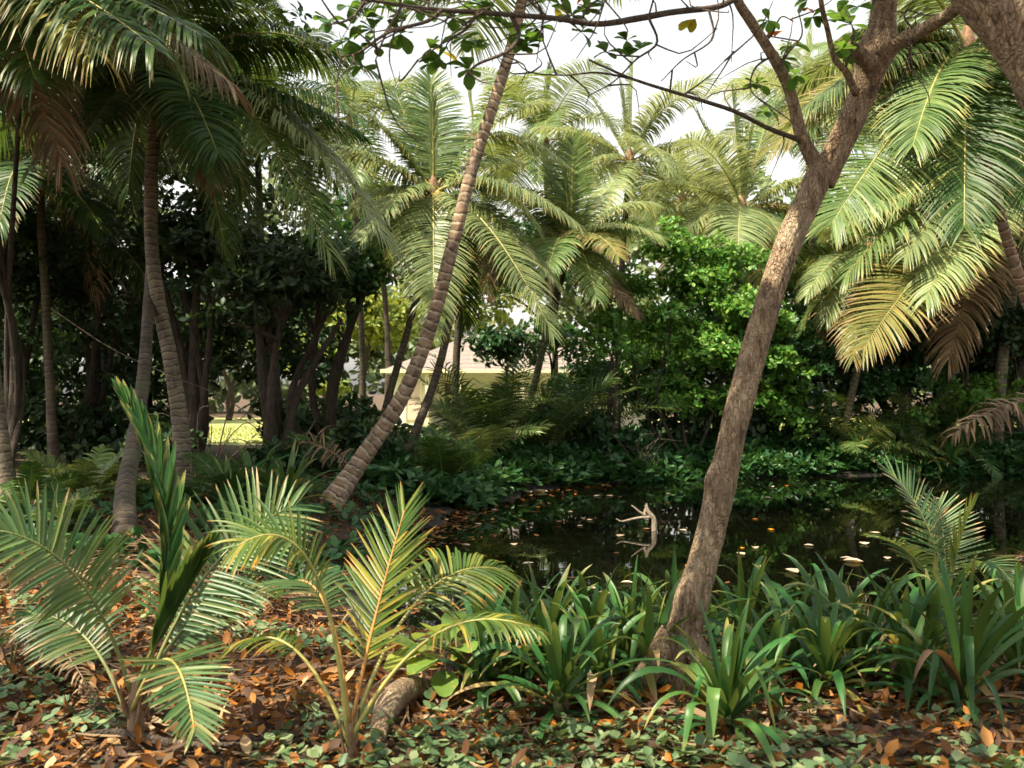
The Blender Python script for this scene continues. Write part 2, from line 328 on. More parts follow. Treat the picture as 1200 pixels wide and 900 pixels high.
# local: x 0..11.4 eave line, y depth
box("wall", 0.45, 1.95, 0.32, 7.0, 0, 2.5, M['wall_paint'], house)
box("wall", 1.95, 10.8, 1.9, 7.0, 0, 2.5, M['wall_paint'], house)
box("foundation", 0.40, 10.85, 0.27, 7.05, -0.1, 0.18, M['trim'], house)
e, zt = 2.5, 4.35
rv = [(0, 0, e), (11.4, 0, e), (11.4, 7.8, e), (0, 7.8, e), (3.9, 3.9, zt), (7.5, 3.9, zt)]
roof = obj("roof", mesh_data("roof", rv, [(0, 1, 5, 4), (1, 2, 5), (2, 3, 4, 5), (3, 0, 4), (3, 2, 1, 0)], M['roof']), house)
for k in range(9):                                       # courses of shingles proud of the roof plane
    t0 = 0.06 + k * 0.10; a = np.array(rv[0]) * (1 - t0) + np.array(rv[4]) * t0; b = np.array(rv[1]) * (1 - t0) + np.array(rv[5]) * t0
    tube_obj("shingle_course", np.array([a, b]) + (0, 0, 0.0), [0.018, 0.018], M['roof'], roof, sides=4)
box("fascia", -0.03, 11.43, -0.05, -0.003, e - 0.10, e + 0.05, M['trim'], house)
box("fascia", -0.05, -0.003, -0.003, 7.8, e - 0.10, e + 0.05, M['trim'], house)
for xx in (1.75, 3.05, 5.6, 8.2): box("porch_post", xx, xx + 0.14, 0.10, 0.24, 0.182, e - 0.003, M['trim'], house)
dr = box("door", 0.98, 1.52, 0.275, 0.317, 0.5, 2.1, M['door'], house)
for nx0, nx1, nz0, nz1 in ((0.90, 0.975, 0.4, 2.2), (1.525, 1.60, 0.4, 2.2), (0.975, 1.525, 2.103, 2.2)): box("door_frame", nx0, nx1, 0.25, 0.317, nz0, nz1, M['trim'], dr)
for wx in (2.35, 4.3, 6.4, 8.8):
    wn = box("window", wx, wx + 0.9, 1.86, 1.898, 0.95, 2.05, M['trim'], house)
    box("pane", wx + 0.07, wx + 0.43, 1.85, 1.858, 1.02, 1.98, M['pane'], wn); box("pane", wx + 0.47, wx + 0.83, 1.85, 1.858, 1.02, 1.98, M['pane'], wn)

# ------------------------------------------------------------------ palms
def bez(C, B, P, n):
    t = np.linspace(0, 1, n)[:, None]; return (1 - t) ** 2 * C + 2 * t * (1 - t) * B + t * t * P
def frond_arrays(path, n, llen, width, droop, rng, lift=0.25, start=0.14, roll=0.0, fold=False, a0=80, a1=26, jitter=0.055, S=4, ragged=0.08):
    """leaflet centre lines and edges along a rachis path -> verts (2n, S+1, k, 3), tt, rnd"""
    m = len(path); T = nrm(np.gradient(path, axis=0))
    t = np.linspace(start, 1.0, n); fi = t * (m - 1); i0 = np.minimum(fi.astype(int), m - 2); fr = (fi - i0)[:, None]
    P = path[i0] * (1 - fr) + path[i0 + 1] * fr; Tt = nrm(T[i0] * (1 - fr) + T[i0 + 1] * fr)
    h = path[-1] - path[0]; h = h * (1, 1, 0); hs = np.linalg.norm(h)
    hd = nrm(h) if hs > 0.05 else np.array([1.0, 0, 0])
    side0 = np.array([hd[1], -hd[0], 0.0])
    Sd = nrm(side0 - Tt * (Tt @ side0)[:, None]); N = nrm(np.cross(Sd, Tt))
    N = np.where((N[:, 2:3] < -0.2), -N, N)
    c, s = math.cos(roll), math.sin(roll); Sd, N = Sd * c + N * s, N * c - Sd * s
    out = []
    prof = np.interp(t, [start, start + 0.12, 0.42, 0.75, 0.92, 1.0], [0.60, 0.88, 1.0, 0.86, 0.62, 0.42])
    for sg in (-1, 1):
        a = np.radians(np.interp(t, [start, 0.65, 0.9, 1], [a0, a0 * 0.82 + a1 * 0.18, a0 * 0.4 + a1 * 0.6, a1])) + rng.normal(0, jitter, n)
        lf = lift + rng.normal(0, jitter, n)
        D = Tt * np.cos(a)[:, None] + (sg * Sd * np.cos(lf)[:, None] + N * np.sin(lf)[:, None]) * np.sin(a)[:, None]
        D = nrm(D); ln = llen * prof * rng.uniform(1 - ragged * 2, 1 + ragged * 0.5, n) * np.where(rng.uniform(0, 1, n) < ragged * 0.6, rng.uniform(0.25, 0.7, n), 1.0)
        cur = P + D * 0.004; pts = [cur]; dirs = [D]; d = D
        g = droop * rng.uniform(0.85, 1.15, n)[:, None]
        for k in range(S):
            sfrac = (k + 0.5) / S
            d = nrm(D + g * sfrac ** 1.4 * np.array([0, 0, -1.0])); cur = cur + d * (ln / S)[:, None]; pts.append(cur); dirs.append(d)
        pts = np.stack(pts, 1); dirs = np.stack(dirs, 1)
        tw = Tt[:, None] + N[:, None] * rng.normal(0, 0.14, n)[:, None, None]
        Wd = nrm(tw - dirs * (tw * dirs).sum(-1, keepdims=True))
        wp = np.interp(np.linspace(0, 1, S + 1), [0, 0.2, 0.55, 0.8, 1.0], [0.55, 1.0, 0.95, 0.62, 0.06])[None, :, None] * width * 0.5 * (0.6 + 0.4 * prof)[:, None, None]
        if fold:
            nn = nrm(np.cross(Wd, dirs)); nn = np.where(nn[..., 2:3] < 0, -nn, nn)
            out.append(np.stack([pts - Wd * wp, pts - nn * wp * 0.45, pts + Wd * wp], 2))
        else: out.append(np.stack([pts - Wd * wp, pts + Wd * wp], 2))
    v = np.concatenate(out, 0); L = v.shape[0]; k = v.shape[2]
    tt = np.broadcast_to(np.linspace(0, 1, S + 1)[None, :, None], v.shape[:3]); rnd = np.broadcast_to(rng.uniform(0, 1, L)[:, None, None], v.shape[:3])
    return v, tt, rnd
def strip_faces(L, S1, k):
    ix = np.arange(L * S1 * k).reshape(L, S1, k); fs = []
    for j in range(k - 1): fs.append(np.stack([ix[:, :-1, j], ix[:, 1:, j], ix[:, 1:, j + 1], ix[:, :-1, j + 1]], -1).reshape(-1, 4))
    return np.concatenate(fs)
def add_frond(parent, base, path, n, llen, width, droop, mat, ribmat, rng, rib=0.03, **kw):
    path = np.asarray(path) - base
    v, tt, rnd = frond_arrays(path, n, llen, width, droop, rng, **kw)
    o = obj("frond", mesh_data("frond", v, strip_faces(*v.shape[:3]), mat, {"tt": tt, "rnd": rnd}), parent)
    tube_obj("midrib", path, np.linspace(rib, rib * 0.12, len(path)) * np.linspace(1.3, 1, len(path)), ribmat, o, sides=5, cap=False)
    return o
def rand_frond_path(C, L, az, e0, bend, rng):
    h = np.array([math.cos(az), math.sin(az), 0.0]); z = np.array([0, 0, 1.0])
    d0 = h * math.cos(e0) + z * math.sin(e0); e1 = e0 - bend; d1 = h * math.cos(e1) + z * math.sin(e1)
    B = C + d0 * L * 0.48; return bez(C, B, B + d1 * L * 0.55, 18)
COCO = None
def coconut_mesh():
    v, f, tt = tube([(0, 0, -0.13), (0, 0, -0.12), (0, 0, -0.07), (0, 0, 0), (0, 0, 0.06), (0, 0, 0.105), (0, 0, 0.125)], [0.02, 0.055, 0.092, 0.1, 0.085, 0.05, 0.012], 10)
    return v, f, tt
def palm(name, label, trunk, r0, r1, L, fronds=(), nrand=0, mat='frond', bark='palm_bark_grey', seed=1, dead=0, coco=0, leaflets=58, llen=None,
         droop=0.95, group=None, fine=False, ring=0.11, spear=True, emax=78, emin=-38, rib='rib', cocomat='husk', width=0.036, azr=None):
    rng = np.random.default_rng(seed); r0, r1 = r0 * 0.60, r1 * 0.56; leaflets = int(leaflets * 1.5)
    pts = [np.array(p, float) for p in trunk]; base = pts[0].copy(); base[2] = G(base[0], base[1]) - 0.05; pts[0][2] = base[2]
    t = thing(name, label, "palm tree", base, group)
    length = sum(np.linalg.norm(pts[i + 1] - pts[i]) for i in range(len(pts) - 1))
    n = int(length / (0.028 if fine else 0.10)) + 6
    P = catmull(pts, n); s = np.linspace(0, length, n)
    rad = r1 + (r0 - r1) * np.exp(-s / (0.16 * length)) * 0.75 + (r0 - r1) * 0.25 * (1 - s / length)
    amp = 0.065 if fine else 0.05
    ph = rng.uniform(0, 6, 3)
    fun = lambda d, a: 1 + amp * (((d + 0.03 * np.sin(a + ph[0]) + 0.014 * np.sin(3 * a + 7 * d) + 0.07 * np.sin(2.3 * d + ph[1]) + 0.03 * np.sin(9.1 * d)) / ring) % 1.0 - 0.5) + 0.05 * np.sin(3 * a + d * 1.7 + ph[2]) + 0.03 * np.sin(5 * a - 3 * d)
    tube_obj("trunk", P, rad, M[bark], t, base, 18 if fine else 10, fun)
    C = P[-1]; ll = llen or L * 0.31
    tube_obj("leaf_sheath", np.array([C - (0, 0, 0.45), C - (0, 0, 0.2), C + (0, 0, 0.1), C + (0, 0, 0.4)]), [r1 * 1.05, r1 * 1.7, r1 * 1.6, r1 * 0.5], M['fibre'], t, base, 10,
             lambda d, a: 1 + 0.25 * np.sin(4 * a + 5 * d))
    for fd in fronds:                                     # fronds the photo shows: tip, control lift, material, leaflet droop
        tip, arch = np.array(fd[0], float), fd[1]; m_ = fd[2] if len(fd) > 2 and fd[2] else mat; dr = fd[3] if len(fd) > 3 else droop
        roll = fd[4] if len(fd) > 4 else 0.0
        d3 = np.linalg.norm(tip - C); B = (C + tip) / 2 + np.array([0, 0, arch * d3]); B = B + (C - B) * 0.12
        lk = ll * (0.55 + 0.45 * min(1.15, d3 / L))
        add_frond(t, base, bez(C, B, tip, 20), leaflets, lk, width, dr, M[m_], M['rib_dead' if m_ == 'frond_dead' else rib], rng, rib=0.028, roll=roll)
    az0 = rng.uniform(0, 6.28)
    for i in range(nrand):
        u = (i + 0.5) / nrand; e0 = R(emax + (emin - emax) * u ** 0.9) + rng.normal(0, 0.1)
        az = az0 + i * 2.39996 + rng.normal(0, 0.15)
        if azr: az = rng.uniform(*azr)
        Lf = L * rng.uniform(0.86, 1.08) * (0.85 if e0 > 1.2 else 1)
        path = rand_frond_path(C, Lf, az, e0, R(rng.uniform(48, 85)) * (1.0 if e0 > 0 else 0.6), rng)
        m_ = mat
        if u > 0.86 and mat != 'frond_dark' and rng.uniform() < 0.4: m_ = 'frond_yellow'
        add_frond(t, base, path, leaflets, ll * rng.uniform(0.9, 1.1), width, droop * rng.uniform(0.8, 1.3), M[m_], M[rib], rng, rib=0.026, roll=rng.normal(0, 0.35))
    if spear: add_frond(t, base, rand_frond_path(C, L * 0.62, rng.uniform(0, 6), R(86), R(8), rng), 34, ll * 0.5, width * 0.8, 0.0, M[mat], M[rib], rng, rib=0.02, a0=16, a1=8, lift=0.05)
    for i in range(dead):
        az = rng.uniform(0, 6.28) if not azr else rng.uniform(*azr)
        path = rand_frond_path(C - (0, 0, 0.15), L * rng.uniform(0.6, 0.85), az, R(-35), R(50), rng)
        add_frond(t, base, path, int(leaflets * 0.7), ll * 0.8, width * 0.7, 2.2, M['frond_dead'], M['rib_dead'], rng, rib=0.024, jitter=0.25)
    if coco:
        v, f, tt = coconut_mesh(); cm = mesh_data("coconut", v, f, M[cocomat], {"tt": tt}, True)
        for i in range(coco):
            a = rng.uniform(0, 6.28); rr = rng.uniform(0.18, 0.36)
            o = obj("coconut", cm, t, C - base + np.array([math.cos(a) * rr, math.sin(a) * rr, rng.uniform(-0.5, -0.08)])); o.rotation_euler = (rng.uniform(-.5, .5), rng.uniform(-.5, .5), a)
            k = rng.uniform(0.8, 1.1); o.scale = (k, k, k)
    return t, C
# --- the leaning palm in front of the pond's left end
d = 15.0
palm("coconut_palm", "tall ringed coconut palm trunk leaning right from the pond's left bank", [on_ground(384, 590), W(419, 545, 15), W(469, 470, 15), W(505, 380, 15), W(531, 285, 15), W(553, 200, 15.1), W(580, 115, 15.2), W(603, 40, 15.4), W(622, -50, 15.6)],
     0.31, 0.145, 3.6, [(W(470, 18, 15.0), 0.10, 'frond'), (W(430, 5, 16.5), 0.1, 'frond')], 11, 'frond', 'palm_bark', 3, coco=5, fine=True, ring=0.15, emin=22)
# --- the dark palm on the left with its crown in view
palm("coconut_palm", "shaded palm at left with bent grey trunk and dark drooping crown", [on_ground(214, 588), W(211, 500, 15), W(200, 420, 15), W(184, 345, 15), W(177, 280, 15), W(178, 190, 15), W(188, 85, 15)],
     0.27, 0.165, 3.9, [(W(412, 150, 14.6), 0.13, 'frond_dark', 1.6), (W(388, 300, 13.6), 0.42, 'frond', 1.0), (W(460, 290, 14.0), 0.34, 'frond_pale', 1.0), (W(440, 250, 14.8), 0.36, 'frond_pale', 1.1), (W(398, 60, 15.4), 0.2, 'frond_dark', 1.6),  # pale entries put sunlight into fronds that the canopy shades
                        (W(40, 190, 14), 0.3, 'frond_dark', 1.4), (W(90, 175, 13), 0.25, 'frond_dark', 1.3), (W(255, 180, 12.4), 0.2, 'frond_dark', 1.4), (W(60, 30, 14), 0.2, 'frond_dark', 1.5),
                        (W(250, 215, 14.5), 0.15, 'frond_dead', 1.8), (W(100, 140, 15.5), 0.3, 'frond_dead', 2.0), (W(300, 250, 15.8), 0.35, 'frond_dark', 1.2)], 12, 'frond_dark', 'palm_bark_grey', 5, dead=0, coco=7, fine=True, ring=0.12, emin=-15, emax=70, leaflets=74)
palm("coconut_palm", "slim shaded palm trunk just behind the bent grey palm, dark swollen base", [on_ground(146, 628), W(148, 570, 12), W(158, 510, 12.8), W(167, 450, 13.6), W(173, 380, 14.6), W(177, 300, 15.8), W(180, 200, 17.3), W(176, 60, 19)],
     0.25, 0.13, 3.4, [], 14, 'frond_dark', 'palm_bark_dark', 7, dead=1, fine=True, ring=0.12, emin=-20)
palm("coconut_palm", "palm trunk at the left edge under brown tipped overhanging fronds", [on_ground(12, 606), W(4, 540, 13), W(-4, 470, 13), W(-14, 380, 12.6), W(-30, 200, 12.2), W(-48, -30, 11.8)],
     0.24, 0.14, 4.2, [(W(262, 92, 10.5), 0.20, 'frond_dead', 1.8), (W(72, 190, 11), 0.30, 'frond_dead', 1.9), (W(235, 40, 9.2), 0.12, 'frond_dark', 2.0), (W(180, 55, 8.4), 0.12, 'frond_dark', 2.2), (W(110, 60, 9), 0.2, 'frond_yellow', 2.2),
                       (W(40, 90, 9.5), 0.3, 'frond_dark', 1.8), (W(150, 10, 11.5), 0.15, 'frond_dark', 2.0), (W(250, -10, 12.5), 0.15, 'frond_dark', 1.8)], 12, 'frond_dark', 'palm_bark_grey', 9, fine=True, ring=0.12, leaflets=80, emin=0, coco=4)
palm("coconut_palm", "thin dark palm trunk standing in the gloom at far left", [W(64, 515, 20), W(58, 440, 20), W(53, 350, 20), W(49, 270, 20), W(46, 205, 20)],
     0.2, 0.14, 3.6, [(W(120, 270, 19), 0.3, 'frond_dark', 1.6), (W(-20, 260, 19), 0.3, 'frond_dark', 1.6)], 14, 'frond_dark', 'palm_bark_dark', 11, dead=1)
# --- centre palms across the pond
palm("coconut_palm", "central palm with full pale crown and thin dark curved trunk", [W(436, 560, 21), W(452, 480, 21), W(474, 400, 21), W(491, 335, 21), W(503, 265, 21), W(508, 226, 21)],
     0.17, 0.12, 3.3, [(W(676, 262, 19.6), 0.33, 'frond_pale', 1.5), (W(648, 392, 18.6), 0.30, 'frond_pale', 0.9), (W(652, 330, 20.2), 0.24, 'frond_pale', 1.2), (W(508, 385, 18.8), 0.30, 'frond_pale', 0.9),
                       (W(418, 290, 19.5), 0.45, 'frond_pale', 1.2), (W(395, 172, 20.5), 0.12, 'frond_pale', 1.6), (W(412, 245, 21.5), 0.25, 'frond_pale', 1.5), (W(424, 128, 21), 0.10, 'frond', 1.1), (W(505, 92, 21.6), 0.02, 'frond', 0.5),
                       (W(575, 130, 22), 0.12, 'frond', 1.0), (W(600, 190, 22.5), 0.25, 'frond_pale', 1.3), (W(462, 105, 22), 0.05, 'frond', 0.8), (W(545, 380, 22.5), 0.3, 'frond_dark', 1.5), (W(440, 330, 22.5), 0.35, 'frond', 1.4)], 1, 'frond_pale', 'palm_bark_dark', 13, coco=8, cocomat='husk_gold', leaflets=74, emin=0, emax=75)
palm("coconut_palm", "slender palm trunk curving right just behind the leaning palm", [on_ground(462, 556), W(484, 512, 20), W(508, 450, 20.4), W(524, 390, 20.8), W(531, 330, 21.5), W(540, 250, 22.5), W(556, 165, 23.5)],
     0.2, 0.13, 3.3, [(W(660, 190, 23), 0.3, 'frond_pale', 1.3), (W(640, 120, 24), 0.2, 'frond_pale', 1.2)], 2, 'frond', 'palm_bark_dark', 15, emin=20)
palm("coconut_palm", "upright dark palm trunk right of the cream house wall", [W(531, 505, 25), W(534, 440, 25), W(538, 370, 25), W(541, 300, 25), W(545, 235, 25)], 0.2, 0.15, 3.2, [], 3, 'frond_dark', 'palm_bark_dark', 17, dead=2)
palm("coconut_palm", "palm with crown of arching fronds beside the green bush, leaning trunk", [W(592, 545, 24.0), W(606, 510, 24.0), W(622, 465, 24.0), W(637, 405, 24.0), W(652, 345, 24.0), W(668, 290, 24.0)],
     0.22, 0.14, 3.0, [(W(770, 275, 22.8), 0.35, 'frond_pale', 1.2), (W(725, 300, 21.8), 0.38, 'frond_yellow', 1.1), (W(765, 240, 24.3), 0.35, 'frond_pale', 1.3), (W(672, 165, 24.2), 0.02, 'frond', 0.4), (W(640, 190, 24.4), 0.05, 'frond', 0.6), (W(745, 365, 23.0), 0.06, 'frond_dead', 1.2),
                       (W(600, 330, 23.1), 0.4, 'frond_pale', 1.2), (W(700, 350, 22.1), 0.4, 'frond', 1.1), (W(720, 215, 24.8), 0.2, 'frond_pale', 1.1), (W(612, 250, 24.8), 0.25, 'frond_pale', 1.2)], 5, 'frond', 'palm_bark_dark', 19, dead=2, leaflets=70, emin=-5)
palm("coconut_palm", "far pale palm against the white sky above the green bush", [W(722, 520, 29), W(724, 420, 29), W(728, 330, 29), W(733, 250, 29), W(738, 190, 29)],
     0.22, 0.15, 3.9, [(W(742, 75, 29), 0.02, 'frond_pale', 0.6), (W(690, 110, 29.4), 0.06, 'frond_pale', 0.9), (W(790, 105, 29), 0.08, 'frond_pale', 0.9), (W(635, 150, 29.5), 0.22, 'frond_pale', 1.2), (W(650, 215, 28), 0.3, 'frond_pale', 1.3),
                       (W(840, 170, 29), 0.2, 'frond_pale', 1.2), (W(830, 245, 28), 0.35, 'frond_pale', 1.3), (W(700, 270, 27), 0.35, 'frond_pale', 1.2), (W(775, 285, 27.2), 0.35, 'frond_pale', 1.2)], 3, 'frond_pale', 'palm_bark_dark', 21, coco=6, cocomat='husk_gold', leaflets=66, emin=10)
palm("coconut_palm", "pale palm crown rising directly behind the bright green bush", [W(880, 540, 27.5), W(878, 430, 27.5), W(874, 330, 27.5), W(870, 246, 27.5)],
     0.22, 0.15, 3.7, [(W(858, 110, 27.6), 0.02, 'frond', 0.5), (W(905, 120, 27.9), 0.04, 'frond', 0.7), (W(815, 130, 27.9), 0.06, 'frond', 0.8), (W(765, 215, 27.0), 0.2, 'frond_pale', 1.2), (W(790, 290, 26.4), 0.38, 'frond_pale', 1.2), (W(845, 330, 25.5), 0.4, 'frond_pale', 1.0),
                       (W(930, 300, 25.9), 0.38, 'frond_pale', 1.1), (W(985, 205, 27.0), 0.2, 'frond_pale', 1.2), (W(965, 265, 27.3), 0.3, 'frond_yellow', 1.2), (W(895, 345, 25.7), 0.35, 'frond_yellow', 1.0)], 4, 'frond_pale', 'palm_bark_grey', 23, coco=6, cocomat='husk_gold', leaflets=70, emin=0)
# --- right side
palm("coconut_palm", "palm at upper right with golden coconuts behind the thick overhead trunk", [on_ground(1310, 600), W(1252, 470, 14.4), W(1214, 380, 14.6), W(1188, 305, 14.3), W(1168, 235, 14), W(1148, 150, 13.6), W(1134, 62, 13.2)],
     0.22, 0.12, 3.4, [(W(975, 262, 11.6), 0.10, 'frond', 0.5, 0.55), (W(1215, 250, 11.4), 0.30, 'frond_dark', 0.8), (W(1130, 265, 11.2), 0.30, 'frond_dark', 0.8), (W(940, 130, 12.4), 0.22, 'frond', 1.7), (W(1000, 40, 13.2), 0.15, 'frond', 1.4),
                       (W(1070, 170, 11.5), 0.3, 'frond', 0.9), (W(1260, 130, 12.5), 0.2, 'frond', 1.2), (W(1040, 215, 12.8), 0.28, 'frond', 1.4)], 7, 'frond', 'palm_bark', 25, coco=9, cocomat='husk_gold', fine=True, ring=0.12, leaflets=115, emin=5, width=0.025)
palm("coconut_palm", "palm near right edge with long yellowing fronds sweeping down left", [W(1166, 500, 25.5), W(1176, 410, 25.5), W(1186, 340, 25.5), W(1184, 285, 25.2), W(1176, 228, 24.9)],
     0.3, 0.22, 5.2, [(W(1012, 408, 21.3), 0.12, 'frond_yellow', 0.5, 0.5), (W(1085, 350, 21.6), 0.20, 'frond_pale', 1.2), (W(985, 262, 23.4), 0.2, 'frond_pale', 1.5), (W(990, 325, 22.8), 0.35, 'frond', 1.2), (W(1060, 300, 22.2), 0.3, 'frond_pale', 1.1), (W(1112, 420, 23.4), 0.10, 'frond_dead', 1.2),
                      (W(1245, 330, 23.1), 0.35, 'frond', 1.2), (W(1010, 190, 25.5), 0.16, 'frond', 1.2), (W(1080, 110, 25.8), 0.1, 'frond', 0.9), (W(1150, 80, 26.1), 0.05, 'frond', 0.6)], 5, 'frond', 'palm_bark_grey', 27, dead=0, leaflets=80, width=0.05, emin=0)
palm("coconut_palm", "low palm on the right bank, short trunk under hanging golden fronds", [W(982, 545, 25.6), W(994, 480, 25.6), W(1006, 425, 25.6), W(1014, 360, 25.6), W(1018, 300, 25.6)],
     0.2, 0.16, 3.6, [(W(1000, 420, 23.7), 0.35, 'frond_yellow', 1.0), (W(945, 345, 24.4), 0.4, 'frond_pale', 1.1), (W(968, 375, 24.4), 0.42, 'frond_pale', 1.0), (W(1085, 340, 24.4), 0.4, 'frond', 1.2), (W(1045, 395, 24.4), 0.4, 'frond', 1.1), (W(925, 260, 25.6), 0.25, 'frond_pale', 1.2)], 7, 'frond', 'palm_bark_grey', 29, dead=3, leaflets=66)
# --- paler palms further back
FAR = [("far pale palm just right of the leaning trunk's top", (638, 165), 34, 4.0, 31), ("far palm crown at upper left centre above the cream house", (412, 135), 31, 3.8, 33),
       ("far palm crown just right of the pond tree's left fork", (945, 120), 32, 4.0, 35), ("far palm crown high behind the pond tree trunk", (1045, 90), 30, 4.0, 37),
       ("far palm crown below the white sky gap at centre", (800, 235), 36, 3.6, 39), 
       ("far palm at right edge behind the coconut bearing palm", (1190, 120), 27, 3.8, 43), ("far palm in the right thicket behind golden fronds", (1085, 255), 28, 3.6, 45), ("far dark palm behind the shaded left palm crown", (300, 120), 26, 4.0, 47),
       ("far dark palm behind the thin left trunk", (110, 130), 26, 4.0, 49)]
for lab, (px, py), dd, L_, sd in FAR:
    dark = px < 350
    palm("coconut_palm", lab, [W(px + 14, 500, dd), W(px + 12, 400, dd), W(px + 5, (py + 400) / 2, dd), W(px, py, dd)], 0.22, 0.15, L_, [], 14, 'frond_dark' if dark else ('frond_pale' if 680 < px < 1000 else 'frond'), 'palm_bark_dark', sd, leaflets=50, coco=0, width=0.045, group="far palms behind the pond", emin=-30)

# ------------------------------------------------------------------ broadleaf crowns
def leaf_cloud(centers, axes, k, size, rng, w=0.25, th=(35, 100), jit=0.3, curl=(0.0, 0.3)):
    n = len(centers) * k
    C = np.repeat(centers, k, 0); A = nrm(np.repeat(axes, k, 0) + rng.normal(0, jit, (n, 3)))
    q = rng.normal(0, 1, (n, 3)); pr = nrm(np.cross(A, q)); t = np.radians(rng.uniform(th[0], th[1], n))[:, None]
    D = A * np.cos(t) + pr * np.sin(t); N = nrm(A - D * (A * D).sum(1, keepdims=True)); S = np.cross(D, N)
    s = size * rng.uniform(0.65, 1.25, n)[:, None]
    p = C + D * s * 0.15; cu = rng.uniform(curl[0], curl[1], n)[:, None] * s; fo = rng.uniform(0.0, 0.16, n)[:, None] * s
    v = np.stack([p, p + D * s * 0.32 - S * s * w * 0.85, p + D * s * 0.68 - S * s * w - N * cu * 0.4, p + D * s - N * cu, p + D * s * 0.68 + S * s * w - N * cu * 0.4, p + D * s * 0.32 + S * s * w * 0.85, p + D * s * 0.5 - N * (fo + cu * 0.2)], 1)
    b = (np.arange(n) * 7)[:, None]
    f = np.concatenate([b + [i, (i + 1) % 6, 6] for i in range(6)])
    rnd = np.repeat(rng.uniform(0, 1, n), 7); tt = np.tile([0, .3, .7, 1.0, .7, .3, .5], n)
    return v.reshape(-1, 3), f, tt, rnd
def lobe_points(lobes, per, rng, inner=0.5, down=0.3):
    cs, ax = [], []
    for c, r in lobes:
        n = max(3, int(per * (r[0] * r[1] + r[0] * r[2] + r[1] * r[2]) / 3))
        dvec = nrm(rng.normal(0, 1, (n, 3))); flip = (dvec[:, 2] < 0) & (rng.uniform(0, 1, n) > down); dvec[flip, 2] *= -1
        cs.append(np.array(c) + dvec * np.array(r) * rng.uniform(inner, 1.08, n)[:, None]); ax.append(nrm(dvec + np.array([0, 0, 0.55])))
    return np.concatenate(cs), np.concatenate(ax)
def scatter_lobes(c, r, n, lr, rng, shell=0.45):
    out = []
    for i in range(n):
        dv = nrm(rng.normal(0, 1, 3)); 
        if dv[2] < -0.5: dv[2] *= -0.6
        rr = rng.uniform(shell, 0.95); s = lr * rng.uniform(0.6, 1.3)
        out.append((np.array(c) + dv * np.array(r) * rr, (s, s, s * 0.62)))
    return out
def branch_path(a, b, rng, sag=0.12, n=9):
    a, b = np.array(a, float), np.array(b, float); m = (a + b) / 2 + rng.normal(0, 0.10, 3) * np.linalg.norm(b - a); m[2] += sag * np.linalg.norm(b - a)
    return catmull([a, m, b], n)
def tree(name, label, cat, base, stems, lobes, mat, per, k, size, seed, r=0.12, bark='bark_dark', group=None, limbs=10, twigs=26, w=0.24, inner=0.5, down=0.3):
    """stems: lists of points (world); crown: leaf rosettes in lobes; limbs run from a stem to lobes"""
    rng = np.random.default_rng(seed); base = np.array(base, float); base[2] = G(base[0], base[1]) - 0.04
    t = thing(name, label, cat, base, group); tops = []
    for j, st in enumerate(stems):
        st = [base + (rng.normal(0, 0.06), rng.normal(0, 0.06), 0)] + [np.array(p, float) for p in st]
        P = catmull(st, 16); rr = r * (1 if j == 0 else 0.75)
        tube_obj("trunk" if j == 0 else "stem", P, np.linspace(rr, rr * 0.35, 16), M[bark], t, base, 9, lambda d_, a_: 1 + 0.08 * np.sin(3 * a_ + 4 * d_)); tops.append(P)
    allp = np.concatenate([P[4:] for P in tops])
    order = rng.permutation(len(lobes))
    for j in order[:limbs]:
        c = lobes[j][0]; q_ = allp[np.argmin(np.linalg.norm((allp - c) * (1, 1, 0.6) + (0, 0, 0.25), axis=1))]
        tube_obj("limb", branch_path(q_, c, rng), np.linspace(r * 0.38, r * 0.08, 9), M[bark], t, base, 6)
    tv, tf, ta, off = [], [], [], 0
    for j in order[:twigs]:
        c, rad = lobes[j]
        for _ in range(3):
            e_ = np.array(c) + nrm(rng.normal(0, 1, 3)) * np.array(rad) * 0.9
            v, f, tt = tube(branch_path(c, e_, rng, n=5), np.linspace(r * 0.10, 0.004, 5), 4, False); tv.append(v - base); tf.append(f + off); ta.append(tt); off += len(v)
    if tv: setp(obj("twigs", mesh_data("twigs", np.concatenate(tv), np.concatenate(tf), M[bark], {"tt": np.concatenate(ta)}), t), kind="stuff")
    cs, ax = lobe_points(lobes, per, rng, inner, down)
    v, f, tt, rnd = leaf_cloud(cs, ax, k, size, rng, w)
    obj("crown", mesh_data("crown", v - base, f, M[mat], {"tt": tt, "rnd": rnd}), t)
    return t
rg = np.random.default_rng(77)
# the bright green bush across the pond
bd = far_d(810) + 1.0
lob = []
for px, py, n_, rr in ((815, 345, 22, 0.5), (790, 300, 12, 0.42), (850, 305, 12, 0.42), (770, 390, 16, 0.48), (835, 420, 18, 0.5), (880, 380, 16, 0.48), (905, 440, 14, 0.45), (745, 345, 10, 0.42), (800, 470, 12, 0.45), (870, 480, 10, 0.42), (925, 490, 8, 0.4)):
    lob += scatter_lobes(W(px, py, bd + rg.uniform(-0.4, 0.6)), (1.0, 0.9, 0.8), int(n_ * 1.35), rr, rg, 0.2)
b0 = W(808, 540, bd)
tree("leafy_bush", "large bright green leafy bush on the far bank at centre right", "bush", b0, [[W(800, 500, bd), W(790, 420, bd), W(800, 350, bd)], [W(830, 500, bd), W(850, 430, bd), W(860, 350, bd)], [W(770, 510, bd), W(745, 450, bd), W(740, 390, bd)], [W(850, 520, bd), W(890, 470, bd), W(905, 420, bd)], [W(790, 520, bd - .5), W(770, 470, bd - .6), W(780, 420, bd - .5)]],
     lob, 'bush', 150, 6, 0.15, 101, r=0.07, limbs=26, twigs=60)
